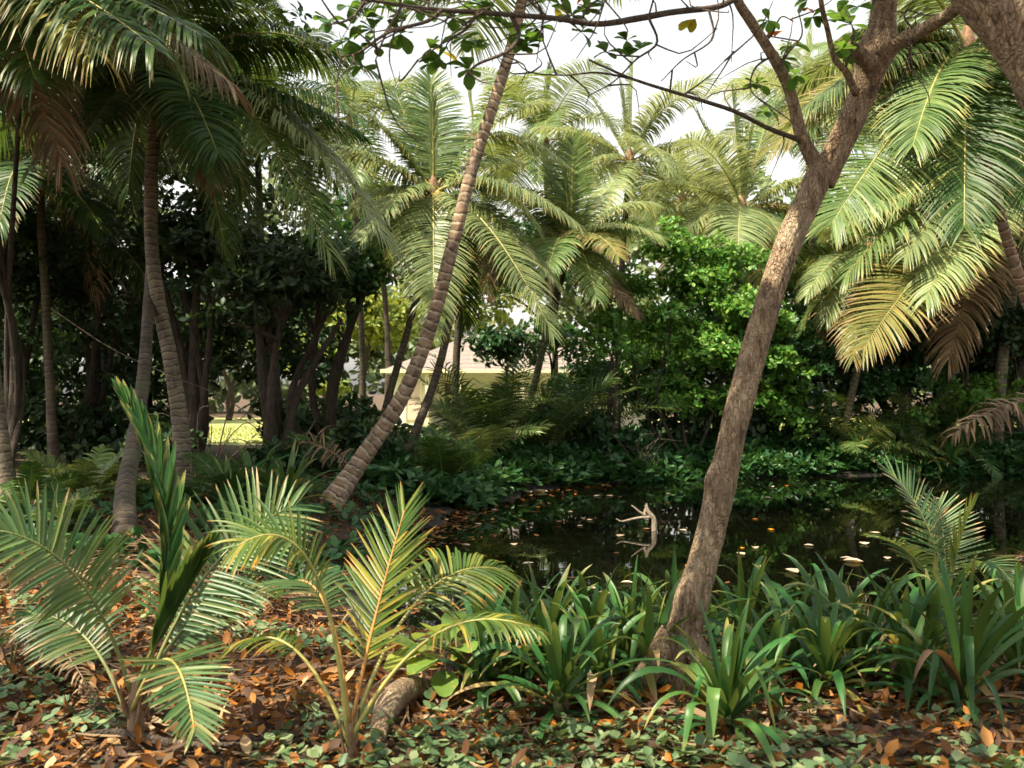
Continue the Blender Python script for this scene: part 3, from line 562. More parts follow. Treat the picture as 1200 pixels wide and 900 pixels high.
def shrub(label, px, py, dd, rx, rz, n_, mat, seed, size=0.15, per=120, k=6, basepy=None, name="shrub", group=None, lr=0.38, r=0.05, ry=None):
    if px > 540 and dd < 32: d2 = max(dd, far_d(px) + 0.5 * rx); rx, rz, dd = rx * d2 / dd, rz * d2 / dd, d2
    rng = np.random.default_rng(seed); c = W(px, py, dd); ry = ry or rx * 0.8
    lobs = scatter_lobes(c, (rx, ry, rz), n_, lr, rng, 0.15); b = np.array([c[0], c[1], 0.0])
    st = [[c + (rng.normal(0, 0.1), rng.normal(0, 0.1), -rz * 0.6), c + (rng.uniform(-.5, .5) * rx, rng.uniform(-.4, .4) * ry, rng.uniform(-0.2, 0.4) * rz)] for _ in range(3)]
    return tree(name, label, "bush", b, st, lobs, mat, per, k, size, seed, r=r, limbs=8, twigs=min(n_, 24), group=group)
shrub("low green shrub overhanging the pond left of the bright bush", 722, 522, 20.6, 0.85, 0.5, 14, 'bush_deep', 111)
shrub("small shrub at the water's edge right of the bright bush", 955, 535, 22.5, 0.9, 0.45, 14, 'bush_deep', 112)
shrub("broad leafy shrub on the right bank under the palm fronds", 1140, 475, 18.5, 1.5, 0.75, 30, 'bush', 113)
shrub("low shrub dipping to the pond at the right edge", 1170, 530, 19.2, 1.0, 0.5, 16, 'bush_deep', 114)
shrub("climbing green shrub between the arching palm and the bush", 712, 400, 22.5, 0.8, 0.95, 20, 'bush', 115, lr=0.36)
shrub("dark shrub on the far bank behind the pond's dead branch", 660, 505, 23.5, 1.1, 0.6, 20, 'dark_leaf', 116)
shrub("dark shrub just right of the low right palm's short trunk", 1055, 455, 23.5, 1.5, 0.8, 24, 'bush_deep', 117)
shrub("deep green shrub between bush and low right palm", 940, 420, 24.5, 1.2, 1.2, 26, 'bush_deep', 118)
shrub("dark thicket shrub at the foot of the slender curving palm", 420, 520, 18.2, 1.0, 0.45, 18, 'dark_leaf', 119)
shrub("dark shrub at the foot of the thin left palm", 95, 500, 21, 1.6, 0.7, 20, 'dark_leaf', 120)
shrub("dark shrub left of the lawn gap beneath the shade trees", 190, 525, 18, 0.9, 0.35, 14, 'dark_leaf', 121)
shrub("dim green shrub right of the lawn gap on the left bank", 345, 545, 17, 0.9, 0.35, 14, 'dark_leaf', 122)
shrub("sunny yellow green shrub beside the cream house wall", 385, 462, 39, 1.0, 0.7, 12, 'far_leaf', 123, size=0.2)
shrub("sunny shrub in front of the cream house porch", 545, 478, 36, 1.0, 0.6, 12, 'far_leaf', 124, size=0.2)
shrub("sunlit shrub on the lawn seen behind the dark shade tree", 350, 425, 40, 2.2, 1.2, 20, 'far_leaf', 125, size=0.22)
shrub("sunlit yellow shrub behind the bright bush's bare stems", 650, 480, 37, 2.4, 0.7, 20, 'far_leaf', 126, size=0.22)
# shade trees on the left
def shade_tree(label, px, base_d, top_py, crown_px, seed, mat='dark_leaf', n_=60, rr=(2.4, 1.8, 2.0), cpy=330, lr=0.6, per=60, size=0.17, r=0.16, lean=0):
    rng = np.random.default_rng(seed); b = np.array([W(px, 500, base_d)[0], base_d, 0.0]); c = W(crown_px, cpy, base_d)
    lobs = scatter_lobes(c, rr, n_, lr, rng, 0.15)
    st = []
    for j in range(4):
        e_ = c + rng.uniform(-0.6, 0.6, 3) * np.array(rr); m_ = b * 0.55 + e_ * 0.45 + rng.normal(0, 0.25, 3); m_[2] = max(m_[2], 0.5)
        st.append([m_, e_])
    return tree("shade_tree", label, "tree", b, st, lobs, mat, per, 6, size, seed, r=r, limbs=16, twigs=50, group="dark trees on the left")
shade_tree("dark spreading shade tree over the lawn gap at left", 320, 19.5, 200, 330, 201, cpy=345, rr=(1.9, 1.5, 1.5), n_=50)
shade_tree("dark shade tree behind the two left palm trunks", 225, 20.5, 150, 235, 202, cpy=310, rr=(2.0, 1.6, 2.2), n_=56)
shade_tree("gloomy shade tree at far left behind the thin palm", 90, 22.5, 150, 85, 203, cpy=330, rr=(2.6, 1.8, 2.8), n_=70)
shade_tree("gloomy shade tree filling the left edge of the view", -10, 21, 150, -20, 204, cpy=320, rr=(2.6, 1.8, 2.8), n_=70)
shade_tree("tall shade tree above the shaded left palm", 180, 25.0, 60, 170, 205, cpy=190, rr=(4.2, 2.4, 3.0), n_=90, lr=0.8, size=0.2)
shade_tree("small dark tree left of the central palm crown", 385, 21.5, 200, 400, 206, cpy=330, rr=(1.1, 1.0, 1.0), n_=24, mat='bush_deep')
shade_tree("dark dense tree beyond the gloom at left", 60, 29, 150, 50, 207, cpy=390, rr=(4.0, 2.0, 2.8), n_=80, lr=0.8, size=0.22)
def added_canopy(label, b, c, rr, n_, seed):  # added trees, high crowns placed to darken the left side
    rng = np.random.default_rng(seed); lobs = scatter_lobes(c, rr, n_, 0.75, rng, 0.1); c = np.array(c, float)
    st = [[np.array([b[0], b[1], 3.0]), c + rng.uniform(-0.5, 0.5, 3) * np.array(rr)] for _ in range(4)]
    tree("shade_tree", label, "tree", b, st, lobs, 'dark_leaf', 40, 6, 0.22, seed, r=0.085, limbs=16, twigs=0, group="dark trees on the left")
added_canopy("added tall shade tree, its crown unseen over the left edge of the view", (-7.9, 15.6, 0), (-7.6, 10.8, 9.6), (5.0, 5.2, 1.5), 170, 211)
added_canopy("added tall shade tree spreading high behind the left palm crowns", (-10.5, 20, 0), (-8.5, 19, 9.6), (4.6, 3.6, 1.8), 95, 212)
# trees far behind
def far_tree(label, px, dd, cpy, rr, mat, seed, n_=40, lr=1.0, size=0.34, per=26):
    rng = np.random.default_rng(seed); c = W(px, cpy, dd); b = np.array([c[0], dd, 0.0]); lobs = scatter_lobes(c, rr, n_, lr, rng, 0.3)
    st = [[b + (0, 0, max(0.6, c[2] * 0.4)), c + (rng.uniform(-.4, .4) * rr[0], 0, 0.2 * rr[2])] for _ in range(2)]
    tree("background_tree", label, "tree", b, st, lobs, mat, per, 6, size, seed, r=0.2, limbs=8, twigs=0, group="trees far behind the pond")
far_tree("sunny yellow green tree left of the cream house", 425, 52, 385, (4.0, 2.5, 2.6), 'far_leaf', 301)
far_tree("sunny tree rising behind the cream house roof", 530, 58, 360, (5.0, 2.5, 3.6), 'far_leaf', 302)
far_tree("deep green tree filling the gaps behind the central palm crown", 455, 44, 290, (4.2, 2.4, 3.2), 'bush_deep', 303, n_=60)
far_tree("deep green tree behind the arching palm at centre", 640, 46, 320, (4.2, 2.4, 3.2), 'bush_deep', 304, n_=50)
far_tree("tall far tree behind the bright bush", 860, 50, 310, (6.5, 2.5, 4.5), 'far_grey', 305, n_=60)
far_tree("far green tree behind the pond tree trunk", 990, 40, 310, (5.0, 2.4, 4.2), 'bush_deep', 306, n_=60)
far_tree("deep green far tree behind the yellowing palm", 1110, 36, 330, (4.8, 2.2, 4.6), 'bush_deep', 307, n_=60)
far_tree("deep green far tree at the right edge", 1220, 33, 300, (4.2, 2.2, 5.0), 'bush_deep', 308, n_=60)
far_tree("sunny far tree behind the lawn gap", 270, 56, 400, (6.0, 2.5, 2.6), 'far_leaf', 309, n_=44)
far_tree("far tree behind the gloomy left trees", 60, 50, 330, (9.0, 2.5, 5.5), 'dark_leaf', 310, n_=60, lr=1.4)
far_tree("low shaded tree in the thicket behind the low right palm", 1040, 29, 420, (4.0, 1.8, 1.6), 'dark_leaf', 311, n_=44, lr=0.8, size=0.26)
far_tree("low shaded tree at right behind the leafy shrub", 1180, 27, 420, (3.0, 1.6, 1.8), 'dark_leaf', 312, n_=40, lr=0.8, size=0.26)
far_tree("low dark tree behind the bright bush's right side", 930, 30, 420, (2.4, 1.6, 2.0), 'dark_leaf', 313, n_=34, lr=0.8, size=0.26)
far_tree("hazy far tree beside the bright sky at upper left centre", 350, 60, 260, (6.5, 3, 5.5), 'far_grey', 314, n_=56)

rng = np.random.default_rng(350)
lobs = []
for i in range(260):
    x_ = rng.uniform(-75, 75); lobs.append((np.array([x_, rng.uniform(72, 84), rng.uniform(0.5, 13 + 3 * math.sin(x_ * 0.13))]), (2.6, 2.2, 1.9)))
cs, ax = lobe_points(lobs, 9, rng, 0.5); v, f, tt, rnd = leaf_cloud(cs, ax, 5, 0.75, rng, 0.3)
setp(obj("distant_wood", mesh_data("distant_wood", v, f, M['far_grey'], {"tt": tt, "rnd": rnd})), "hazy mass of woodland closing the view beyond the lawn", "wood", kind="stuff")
# thicket between the bank and the lawn, right and centre
TH = [(592, 27.5, 412, 'bush_deep'), (648, 27.5, 405, 'bush_deep'), (700, 26.5, 450, 'bush_deep'), (765, 27, 430, 'bush'), (840, 27.5, 400, 'bush_deep'), (985, 27, 380, 'bush_deep'), (1065, 26, 400, 'dark_leaf'), (1130, 25, 390, 'dark_leaf'), (1195, 24, 400, 'dark_leaf'), (890, 28, 330, 'bush_deep'), (1100, 28, 320, 'bush_deep')]
WHERE = ["in front of the house roof, right of the dark upright trunk", "behind the arching palm's trunk", "behind the climbing shrub", "behind the bush's left side", "behind the bush's middle", "left of the low right palm trunk", "right of the low right palm trunk", "behind the right leafy shrub", "under the right edge palm", "high behind the bush", "behind the yellowing fronds"]
for i, ((px, dd, py, mt), wh) in enumerate(zip(TH, WHERE)):
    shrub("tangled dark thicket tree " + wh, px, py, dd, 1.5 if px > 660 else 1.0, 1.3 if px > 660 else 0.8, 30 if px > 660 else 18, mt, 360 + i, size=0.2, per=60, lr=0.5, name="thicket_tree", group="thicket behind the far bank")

rng = np.random.default_rng(351); lobs = []
def understory(x0, x1, d0, d1, z1, n):
    for i in range(n):
        px, dd = rng.uniform(x0, x1), rng.uniform(d0, d1); p = W(px, 480, dd); k_ = rng.uniform(0.4, 0.7)
        lobs.append((np.array([p[0], dd, rng.uniform(0.15, z1)]), (k_, k_, k_ * 0.7)))
understory(-120, 222, 20.5, 26, 3.0, 150); understory(-120, 228, 24, 28, 5.0, 170); understory(318, 420, 22, 25, 1.3, 40)
for i in range(120):
    p = W(rng.uniform(222, 392), 480, rng.uniform(23.5, 27)); lobs.append((np.array([p[0], p[1], rng.uniform(1.9, 5.2)]), (0.55, 0.55, 0.4)))
understory(560, 760, 25, 28, 0.35, 34); understory(760, 960, 25, 29, 2.2, 80); understory(940, 1260, 25.5, 30, 2.6, 130)
lobs = [l_ for l_ in lobs if pond_sd(l_[0][0], l_[0][1]) > 0.4]
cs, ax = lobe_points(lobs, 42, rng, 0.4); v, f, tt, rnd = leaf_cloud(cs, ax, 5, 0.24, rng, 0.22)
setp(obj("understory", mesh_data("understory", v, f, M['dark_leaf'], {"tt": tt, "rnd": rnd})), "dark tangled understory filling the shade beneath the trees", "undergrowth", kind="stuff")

# ------------------------------------------------------------------ the pond tree (foreground right)
def rough_tube(name, pts, rad, parent, base, mat, sides=40, step=0.03, amp=0.05, bulges=()):
    pts = [np.array(p, float) for p in pts]; length = sum(np.linalg.norm(pts[i + 1] - pts[i]) for i in range(len(pts) - 1))
    n = max(6, int(length / step)); P = catmull(pts, n); rr = np.interp(np.linspace(0, 1, n), np.linspace(0, 1, len(rad)), rad)
    v, f, tt = tube(P, rr, sides, True); nv = n * sides
    ctr = np.repeat(P, sides, 0); out = v[:nv] - ctr; rl = np.linalg.norm(out, axis=1, keepdims=True); dn = out / rl
    a = np.tile(np.arange(sides) / sides * 2 * math.pi, n); dd = tt[:nv]
    h = np.array([0.55 * mnoise.noise((math.cos(q) * 2.4, math.sin(q) * 2.4, s_ * 2.2)) + 0.9 * (0.5 - abs(mnoise.noise((math.cos(q) * 6.5, math.sin(q) * 6.5, s_ * 3.6 + 9)))) - 0.35 +
                  0.35 * mnoise.noise((math.cos(q) * 14, math.sin(q) * 14, s_ * 14)) for q, s_ in zip(a, dd)])
    v[:nv] += dn * rl * amp * h[:, None]
    for (bp, br, bh) in bulges:
        g_ = np.exp(-np.sum((v[:nv] - np.array(bp)) ** 2, 1) / (2 * br * br))[:, None]; v[:nv] += dn * g_ * bh
    return obj(name, mesh_data(name, v - base, f, mat, {"tt": tt}, True), parent)
TB = on_ground(794, 808); td = TB[1]
ptree = thing("pond_tree", "rough barked tree leaning right over the near pond bank, forked high", "tree", TB)
tb = TB - (0, 0, 0.12)
rough_tube("trunk", [tb, W(793, 775, td), W(808, 715, td), W(826, 650, td + .02), W(846, 570, td + .05), W(861, 500, td + .08), W(884, 410, td + .12), W(918, 300, td + .18), W(948, 232, td + .22), W(968, 192, td + .25)],
           [0.128, 0.102, 0.086, 0.080, 0.076, 0.074, 0.073, 0.071, 0.072, 0.079], ptree, TB, M['bark'], 48, 0.022, 0.15,
           [(W(836, 690, td - 0.2), 0.06, -0.05), (W(868, 420, td), 0.05, 0.05), (W(832, 560, td), 0.06, 0.03), (W(965, 200, td), 0.08, 0.035), (W(850, 575, td - .15), 0.04, 0.03), (W(800, 700, td - .1), 0.07, 0.05)])
for rx_, ry_, rl_ in ((-0.42, -0.22, 0.09), (0.36, -0.30, 0.08), (0.45, 0.15, 0.08), (-0.2, 0.4, 0.08)):
    e_ = np.array([TB[0] + rx_, TB[1] + ry_, 0]); e_[2] = G(e_[0], e_[1]) - 0.06
    rough_tube("root", [TB + (rx_ * 0.1, ry_ * 0.1, 0.30), TB + (rx_ * 0.45, ry_ * 0.45, 0.10), e_], [0.07, rl_ * 0.7, 0.025], ptree, TB, M['bark'], 14, 0.04, 0.12)
FK = W(966, 194, td + .25)
rough_tube("limb", [FK - (0.02, 0, 0.1), W(1000, 135, td + .2), W(1022, 80, td + .15), W(1032, 40, td + .1), W(1040, -20, td), W(1070, -160, td - .3), W(1080, -330, td - .8)], [0.078, 0.072, 0.078, 0.068, 0.066, 0.055, 0.035], ptree, TB, M['bark'], 34, 0.025, 0.15,
           [(W(1016, 62, td + .1), 0.06, 0.07), (W(1036, 50, td + .1), 0.06, 0.05)])
rough_tube("limb", [FK + (-0.02, 0, -0.04), W(940, 160, td + .2), W(925, 105, td + .12), W(905, 65, td), W(880, 25, td - .1), W(862, -5, td - .2), W(835, -80, td - .4), W(790, -200, td - .9)], [0.05, 0.036, 0.030, 0.028, 0.027, 0.025, 0.022, 0.015], ptree, TB, M['bark'], 20, 0.03, 0.10)
rough_tube("limb", [W(1020, 70, td + .14), W(1056, 48, td + .02), W(1090, 30, td - .2), W(1125, 5, td - .5), W(1170, -60, td - .9)], [0.07, 0.042, 0.036, 0.032, 0.025], ptree, TB, M['bark'], 18, 0.03, 0.12)
rough_tube("knot", [W(1022, 75, td), W(1010, 66, td - .05), W(1000, 55, td - .08), W(996, 50, td - .1)], [0.05, 0.045, 0.03, 0.012], ptree, TB, M['bark'], 14, 0.015, 0.25)
rough_tube("branch", [W(1003, 110, td + .1), W(992, 85, td), W(978, 68, td - .05), W(970, 35, td - .1), W(962, 0, td - .2), W(958, -60, td - .3)], [0.022, 0.02, 0.017, 0.014, 0.013, 0.01], ptree, TB, M['bark'], 10, 0.03, 0.08)
# branches along the top of the view
LIMBP = [W(862, -2, td - .2), W(840, 8, td - .3), W(790, 14, td - .5), W(745, 22, td - .6), W(700, 28, td - .7), W(655, 22, td - .8), W(610, 18, td - .9), W(555, 14, td - 1.0), W(500, 10, td - 1.1), W(445, 2, td - 1.2), W(400, -6, td - 1.3)]
rough_tube("branch", LIMBP, [0.017, 0.015, 0.015, 0.0155, 0.014, 0.013, 0.012, 0.011, 0.009, 0.007, 0.005], ptree, TB, M['twig'], 12, 0.03, 0.10)
BR = [([W(937, 164, td + .2), W(900, 150, td), W(865, 132, td - .2), W(830, 120, td - .4), W(790, 108, td - .6), W(740, 92, td - .7), W(690, 70, td - .8)], 0.016),
      ([W(600, 20, td - .9), W(608, 40, td - .9), W(595, 60, td - 1), W(560, 75, td - 1), W(545, 90, td - 1)], 0.012), ([W(520, 10, td - 1.1), W(500, 25, td - 1.1), W(455, 38, td - 1.2), W(420, 62, td - 1.2), W(400, 66, td - 1.2)], 0.011),
      ([W(470, 8, td - 1.1), W(452, 40, td - 1.2), W(440, 70, td - 1.2)], 0.008), ([W(760, 20, td - .6), W(770, 50, td - .6), W(745, 70, td - .6), W(720, 95, td - .6), W(690, 112, td - .6)], 0.007), ([W(830, 8, td - .3), W(835, 45, td - .3), W(800, 70, td - .4), W(775, 95, td - .4)], 0.007),
      ([W(880, 25, td - .1), W(900, 45, td), W(915, 20, td), W(930, 25, td)], 0.008), ([W(905, 65, td), W(885, 80, td), W(880, 105, td), W(900, 125, td)], 0.007), ([W(912, 80, td), W(925, 60, td), W(940, 40, td), W(935, 10, td)], 0.008),
      ([W(560, 14, td - 1), W(545, 35, td - 1), W(520, 50, td - 1), W(490, 70, td - 1)], 0.008), ([W(680, 26, td - .7), W(690, 8, td - .7), W(715, -10, td - .7)], 0.008), ([W(640, 20, td - .8), W(625, 5, td - .8), W(600, -15, td - .8)], 0.01), ([W(990, 84, td), W(1000, 40, td - .2), W(990, 10, td - .2)], 0.007),
      ([W(800, 112, td - .5), W(830, 90, td - .5), W(860, 60, td - .5)], 0.005), ([W(740, 92, td - .7), W(700, 85, td - .7), W(660, 88, td - .7), W(620, 84, td - .7), W(600, 66, td - .7)], 0.006), ([W(430, 0, td - 1.2), W(410, 22, td - 1.2), W(380, 30, td - 1.2)], 0.009),
      ([W(1075, 38, td - .1), W(1060, 20, td - .1), W(1070, 0, td - .1)], 0.008), ([W(1066, 44, td - .1), W(1066, 60, td - .1), W(1064, 78, td - .1)], 0.008)]
rng = np.random.default_rng(5)
ends = []
for pts, r_ in BR:
    tube_obj("branch", catmull(pts, 18), np.linspace(r_, r_ * 0.35, 18), M['twig'], ptree, TB, 6); ends.append(catmull(pts, 12))
ends.append(catmull(LIMBP, 50))
allp = np.concatenate(ends)
tv, tf, off = [], [], 0; tipl = []
for i in range(95):
    p = allp[rng.integers(len(allp))]; e_ = p + nrm(rng.normal(0, 1, 3)) * rng.uniform(0.1, 0.42)
    v, f, _ = tube(catmull([p, (p + e_) / 2 + rng.normal(0, .04, 3), e_], 6), np.linspace(0.005, 0.0018, 6), 4, False); tv.append(v - TB); tf.append(f + off); off += len(v); tipl.append(e_)
setp(obj("twigs", mesh_data("twigs", np.concatenate(tv), np.concatenate(tf), M['twig']), ptree), kind="stuff")
def obovate(mat, curl, L=1.0, wd=0.26):
    st = np.linspace(0, 1, 6); pr = np.array([0.04, 0.34, 0.68, 0.95, 1.0, 0.42]) * wd
    v = []
    for s_, p_ in zip(st, pr):
        z = -curl * s_ ** 2
        v += [(-p_, s_ * L, z + p_ * 0.35), (0, s_ * L, z), (p_, s_ * L, z + p_ * 0.35)]
    f = []
    for i in range(5):
        for j in range(2): a = i * 3 + j; f.append((a, a + 1, a + 4, a + 3))
    n = len(v); return mesh_data("leaf", v, f, M[mat], {"tt": np.repeat(st, 3), "rnd": np.full(n, random.random())}, True)
random.seed(3)
LV = [obovate('top_leaf', c_, 1, w_) for c_, w_ in ((0.1, 0.31), (0.25, 0.28), (0.4, 0.32), (0.15, 0.27), (0.3, 0.34))]
RED, YEL = obovate('red_leaf', 0.2), obovate('yellow_leaf', 0.25)
def rosette(p, n, size, rng, meshes, axis=(0, 0, 1)):
    A = nrm(np.array(axis) + rng.normal(0, .25, 3))
    for i in range(n):
        pr = nrm(np.cross(A, rng.normal(0, 1, 3))); t_ = R(rng.uniform(45, 115)); D = Vector(A * math.cos(t_) + pr * math.sin(t_))
        o = obj("leaf", meshes[rng.integers(len(meshes))], ptree, p - TB)
        qn = D.to_track_quat('Y', 'Z'); o.rotation_mode = 'QUATERNION'; o.rotation_quaternion = qn; s_ = size * rng.uniform(0.7, 1.2); o.scale = (s_, s_, s_)
# leaf groups the photo shows
ROS = [(410, 45), (430, 22), (445, 60), (455, 10), (470, 40), (420, 75), (480, 25), (500, 55), (530, 20), (540, 45), (515, 75), (545, 80), (560, 55), (600, 45), (615, 55), (580, 25), (640, 5), (625, 30), (668, 18), (690, 10), (680, 40), (735, 45), (715, 60), (750, 58), (705, 0), (905, 20), (925, 55), (950, 18), (970, 25),
       (985, 12), (1000, 30), (1008, 10), (918, 70), (890, 100), (1000, 50), (935, 85), (900, 130), (945, 0), (990, 60), (405, 12), (390, 30), (440, 35), (565, 8), (495, 5), (925, 95)]
cnt = 0
for px, py in ROS:
    dd = td - 0.2 + (px - 900) / 500 * 0.9 if px < 880 else td + rng.uniform(-.2, .3)
    n_ = int(rng.integers(4, 8)); n_ = min(n_ + 1, 290 - cnt); cnt += n_
    rosette(W(px + rng.uniform(-5, 5), py + rng.uniform(-5, 5), dd), n_, 0.085, rng, LV)
for px, py, mm in ((676, 5, RED), (944, 9, RED), (919, 36, RED), (650, 8, YEL), (515, 60, YEL), (815, 22, YEL)):
    rosette(W(px, py, td - .5 if px < 850 else td), 2, 0.10, rng, [mm])
# unseen crown added over and behind the camera, shading near ground in dapples
rngc = np.random.default_rng(8)
crl = []
for c_, rr_, n_ in (((-0.5, 4.2, 7.2), (3.2, 2.2, 1.0), 22), ((2.4, 4.6, 7.4), (2.2, 1.8, 1.0), 30), ((-3.6, 4.4, 7.4), (2.4, 2.2, 1.0), 34), ((1.0, 6.8, 8.6), (2.6, 1.8, 0.9), 22), ((-2.0, 2.0, 7.0), (2.6, 1.8, 0.9), 34), ((-5.2, 3.2, 7.6), (2.8, 2.6, 0.9), 60), ((-3.4, 5.4, 7.8), (2.4, 1.8, 0.8), 36), ((-1.2, 0.2, 7.2), (2.6, 1.6, 0.8), 34), ((0.5, -2.8, 6.8), (5.0, 2.6, 1.0), 110), ((3.6, 0.6, 6.9), (2.8, 2.4, 1.0), 60), ((-5.0, -0.8, 7.0), (2.6, 2.6, 1.0), 60)):
    crl += scatter_lobes(c_, rr_, n_, 0.45, rngc, 0.1)
sd3 = np.array(sdir)
def open_to_sun(c, pts, r_): return all(np.linalg.norm((c - p) - sd3 * np.dot(c - p, sd3)) > r_ for p in pts)
TRK = [W(826, 650, td), W(861, 500, td), W(884, 410, td), W(918, 300, td), W(1120, 830, 5.2), on_ground(300, 805), on_ground(1020, 850), on_ground(690, 872), W(60, 640, 4.3), W(470, 640, 4.5), on_ground(870, 885)]
crl = [l_ for l_ in crl if open_to_sun(l_[0], TRK, 0.75)]
cs, ax = lobe_points(crl, 22, rngc, 0.4)
v, f, tt, rnd = leaf_cloud(cs, ax, 6, 0.21, rngc, 0.28)
obj("crown", mesh_data("crown", v - TB, f, M['top_leaf'], {"tt": tt, "rnd": rnd}), ptree)
for j in range(0, len(crl), 5):
    a_ = W(1080, -330, td - .8) if crl[j][0][0] > 0.8 else W(790, -200, td - .9)
    tube_obj("limb", branch_path(a_, crl[j][0], rngc), np.linspace(0.045, 0.012, 9), M['bark'], ptree, TB, 6)
# thick trunk crossing the upper right corner
b2 = np.array([3.9, 4.0, 0.0]); b2[2] = G(3.9, 4.0) - 0.05
t2 = thing("leaning_tree", "thick grey brown trunk slanting across the upper right corner", "tree", b2)
rough_tube("trunk", [b2, (3.5, 4.0, 0.9), (2.9, 4.0, 1.9), W(1260, 150, 4.0), W(1205, 62, 4.0), W(1150, -8, 4.0), W(1090, -90, 4.0), W(1000, -190, 4.1)], [0.2, 0.15, 0.125, 0.112, 0.108, 0.104, 0.095, 0.07], t2, b2, M['bark'], 40, 0.025, 0.12)
cr2 = scatter_lobes((0.9, 3.6, 6.4), (2.0, 1.4, 0.8), 24, 0.4, rngc, 0.1) + scatter_lobes((4.6, 5.0, 6.6), (2.0, 1.8, 0.9), 18, 0.4, rngc, 0.1)  # unseen crown, put overhead to shade the foreground
cs, ax = lobe_points(cr2, 22, rngc, 0.4); v, f, tt, rnd = leaf_cloud(cs, ax, 6, 0.2, rngc, 0.28)
obj("crown", mesh_data("crown", v - b2, f, M['top_leaf'], {"tt": tt, "rnd": rnd}), t2)
for j in range(0, len(cr2), 6): tube_obj("limb", branch_path(W(1000, -190, 4.1), cr2[j][0], rngc), np.linspace(0.05, 0.012, 9), M['bark'], t2, b2, 6)

# ------------------------------------------------------------------ young palms in the foreground
def young_palm(label, base, fronds, seed, mat='young', ribmat='rib_green', stem_r=0.05, stem_h=0.22, separate=True, group=None, cat="palm plant", name="young_palm", n=30, ll=0.42, width=0.028, droop=0.35, lift=0.2):
    """fronds: (tip, control point, n leaflets per side, leaflet length, material, droop, roll, start, spear?)"""
    rng = np.random.default_rng(seed); base = np.array(base, float); t = thing(name, label, cat, base, group)
    top = np.array([0, 0, stem_h])
    tube_obj("stem", np.array([(0, 0, -0.05), (0.004, 0, stem_h * 0.4), (0, 0, stem_h * 0.8), (0, 0, stem_h * 1.15)]), [stem_r * 1.15, stem_r, stem_r * 0.9, stem_r * 0.6], M['rib_dead'], t, sides=10, rfun=lambda d_, a_: 1 + 0.12 * np.sin(4 * a_ + 9 * d_))
    for i in range(6):
        a_ = i * 2.4 + rng.uniform(0, 1); h = np.array([math.cos(a_), math.sin(a_), 0]); z0 = stem_h * rng.uniform(0.15, 0.9)
        tube_obj("old_leaf_base", catmull([h * stem_r * 0.5 + (0, 0, z0), h * stem_r * 1.5 + (0, 0, z0 + 0.05), h * stem_r * rng.uniform(1.8, 3.2) + (0, 0, z0 + rng.uniform(0.08, 0.2))], 7), np.linspace(stem_r * 0.45, stem_r * 0.12, 7), M['fibre'], t, sides=6)
    tot = 0
    for fd in fronds:
        tip, ctl = np.array(fd[0]) - base, np.array(fd[1]) - base
        o_ = dict(n=n, ll=ll, mat=mat, droop=droop, roll=0.0, start=0.30, a0=76, a1=26, lift=lift, width=width * 0.72, rib=0.011, rm=ribmat); o_.update(fd[2] if len(fd) > 2 else {})
        path = bez(top * rng.uniform(0.5, 1.0) + rng.normal(0, stem_r * 0.35, 3) * (1, 1, 0), ctl, tip, 22)
        rb = tube_obj("frond", path, np.linspace(o_['rib'], o_['rib'] * 0.22, 22), M[o_['rm']], t, sides=6)
        v, tt, rnd = frond_arrays(path, o_['n'], o_['ll'], o_['width'], o_['droop'], rng, lift=o_['lift'], start=o_['start'], roll=o_['roll'], fold=True, a0=o_['a0'], a1=o_['a1'], jitter=0.05, S=6, ragged=0.08)
        L_ = v.shape[0]
        if separate and tot + L_ <= 300:
            fc = strip_faces(1, 7, 3)
            for i in range(L_): obj("leaflet", mesh_data("leaflet", v[i], fc, M[o_['mat']], {"tt": tt[i], "rnd": rnd[i]}), rb)
            tot += L_
        else:
            q_ = obj("leaflets", mesh_data("leaflets", v, strip_faces(*v.shape[:3]), M[o_['mat']], {"tt": tt, "rnd": rnd}), rb)
            if separate: setp(q_, kind="stuff")
    return t
# left
B = on_ground(158, 872); dl = B[1]
young_palm("large young palm at lower left with tall upright spear leaf", B, [
    (W(146, 468, dl + .3), W(240, 620, dl + .15), dict(n=38, ll=0.32, a0=16, a1=5, start=0.24, lift=0.5, droop=-0.03, width=0.044, mat='crinum', rib=0.013)),
    (W(0, 622, dl - .3), W(105, 640, dl - .1), dict(n=36, ll=0.36, droop=0.35, start=0.30, roll=0.95)),
    (W(345, 592, dl + .5), W(225, 640, dl + .2), dict(n=36, ll=0.40, droop=0.30, start=0.28, roll=-0.75)),
    (W(238, 650, dl - .15), W(185, 735, dl), dict(n=28, ll=0.36, a0=17, a1=6, start=0.34, droop=0.0, width=0.044, mat='crinum')),
    (W(228, 858, dl - .75), W(205, 700, dl - .35), dict(n=32, ll=0.26, droop=0.12, start=0.38, a0=74, a1=30, rm='rib')),
    (W(300, 690, dl + .3), W(215, 700, dl + .2), dict(n=26, ll=0.30, droop=0.5, start=0.35, roll=-0.5)),
    (W(40, 720, dl + .3), W(110, 720, dl + .2), dict(n=24, ll=0.28, droop=0.6, start=0.35, roll=0.5))], 401, stem_r=0.034, stem_h=0.24, mat='young')
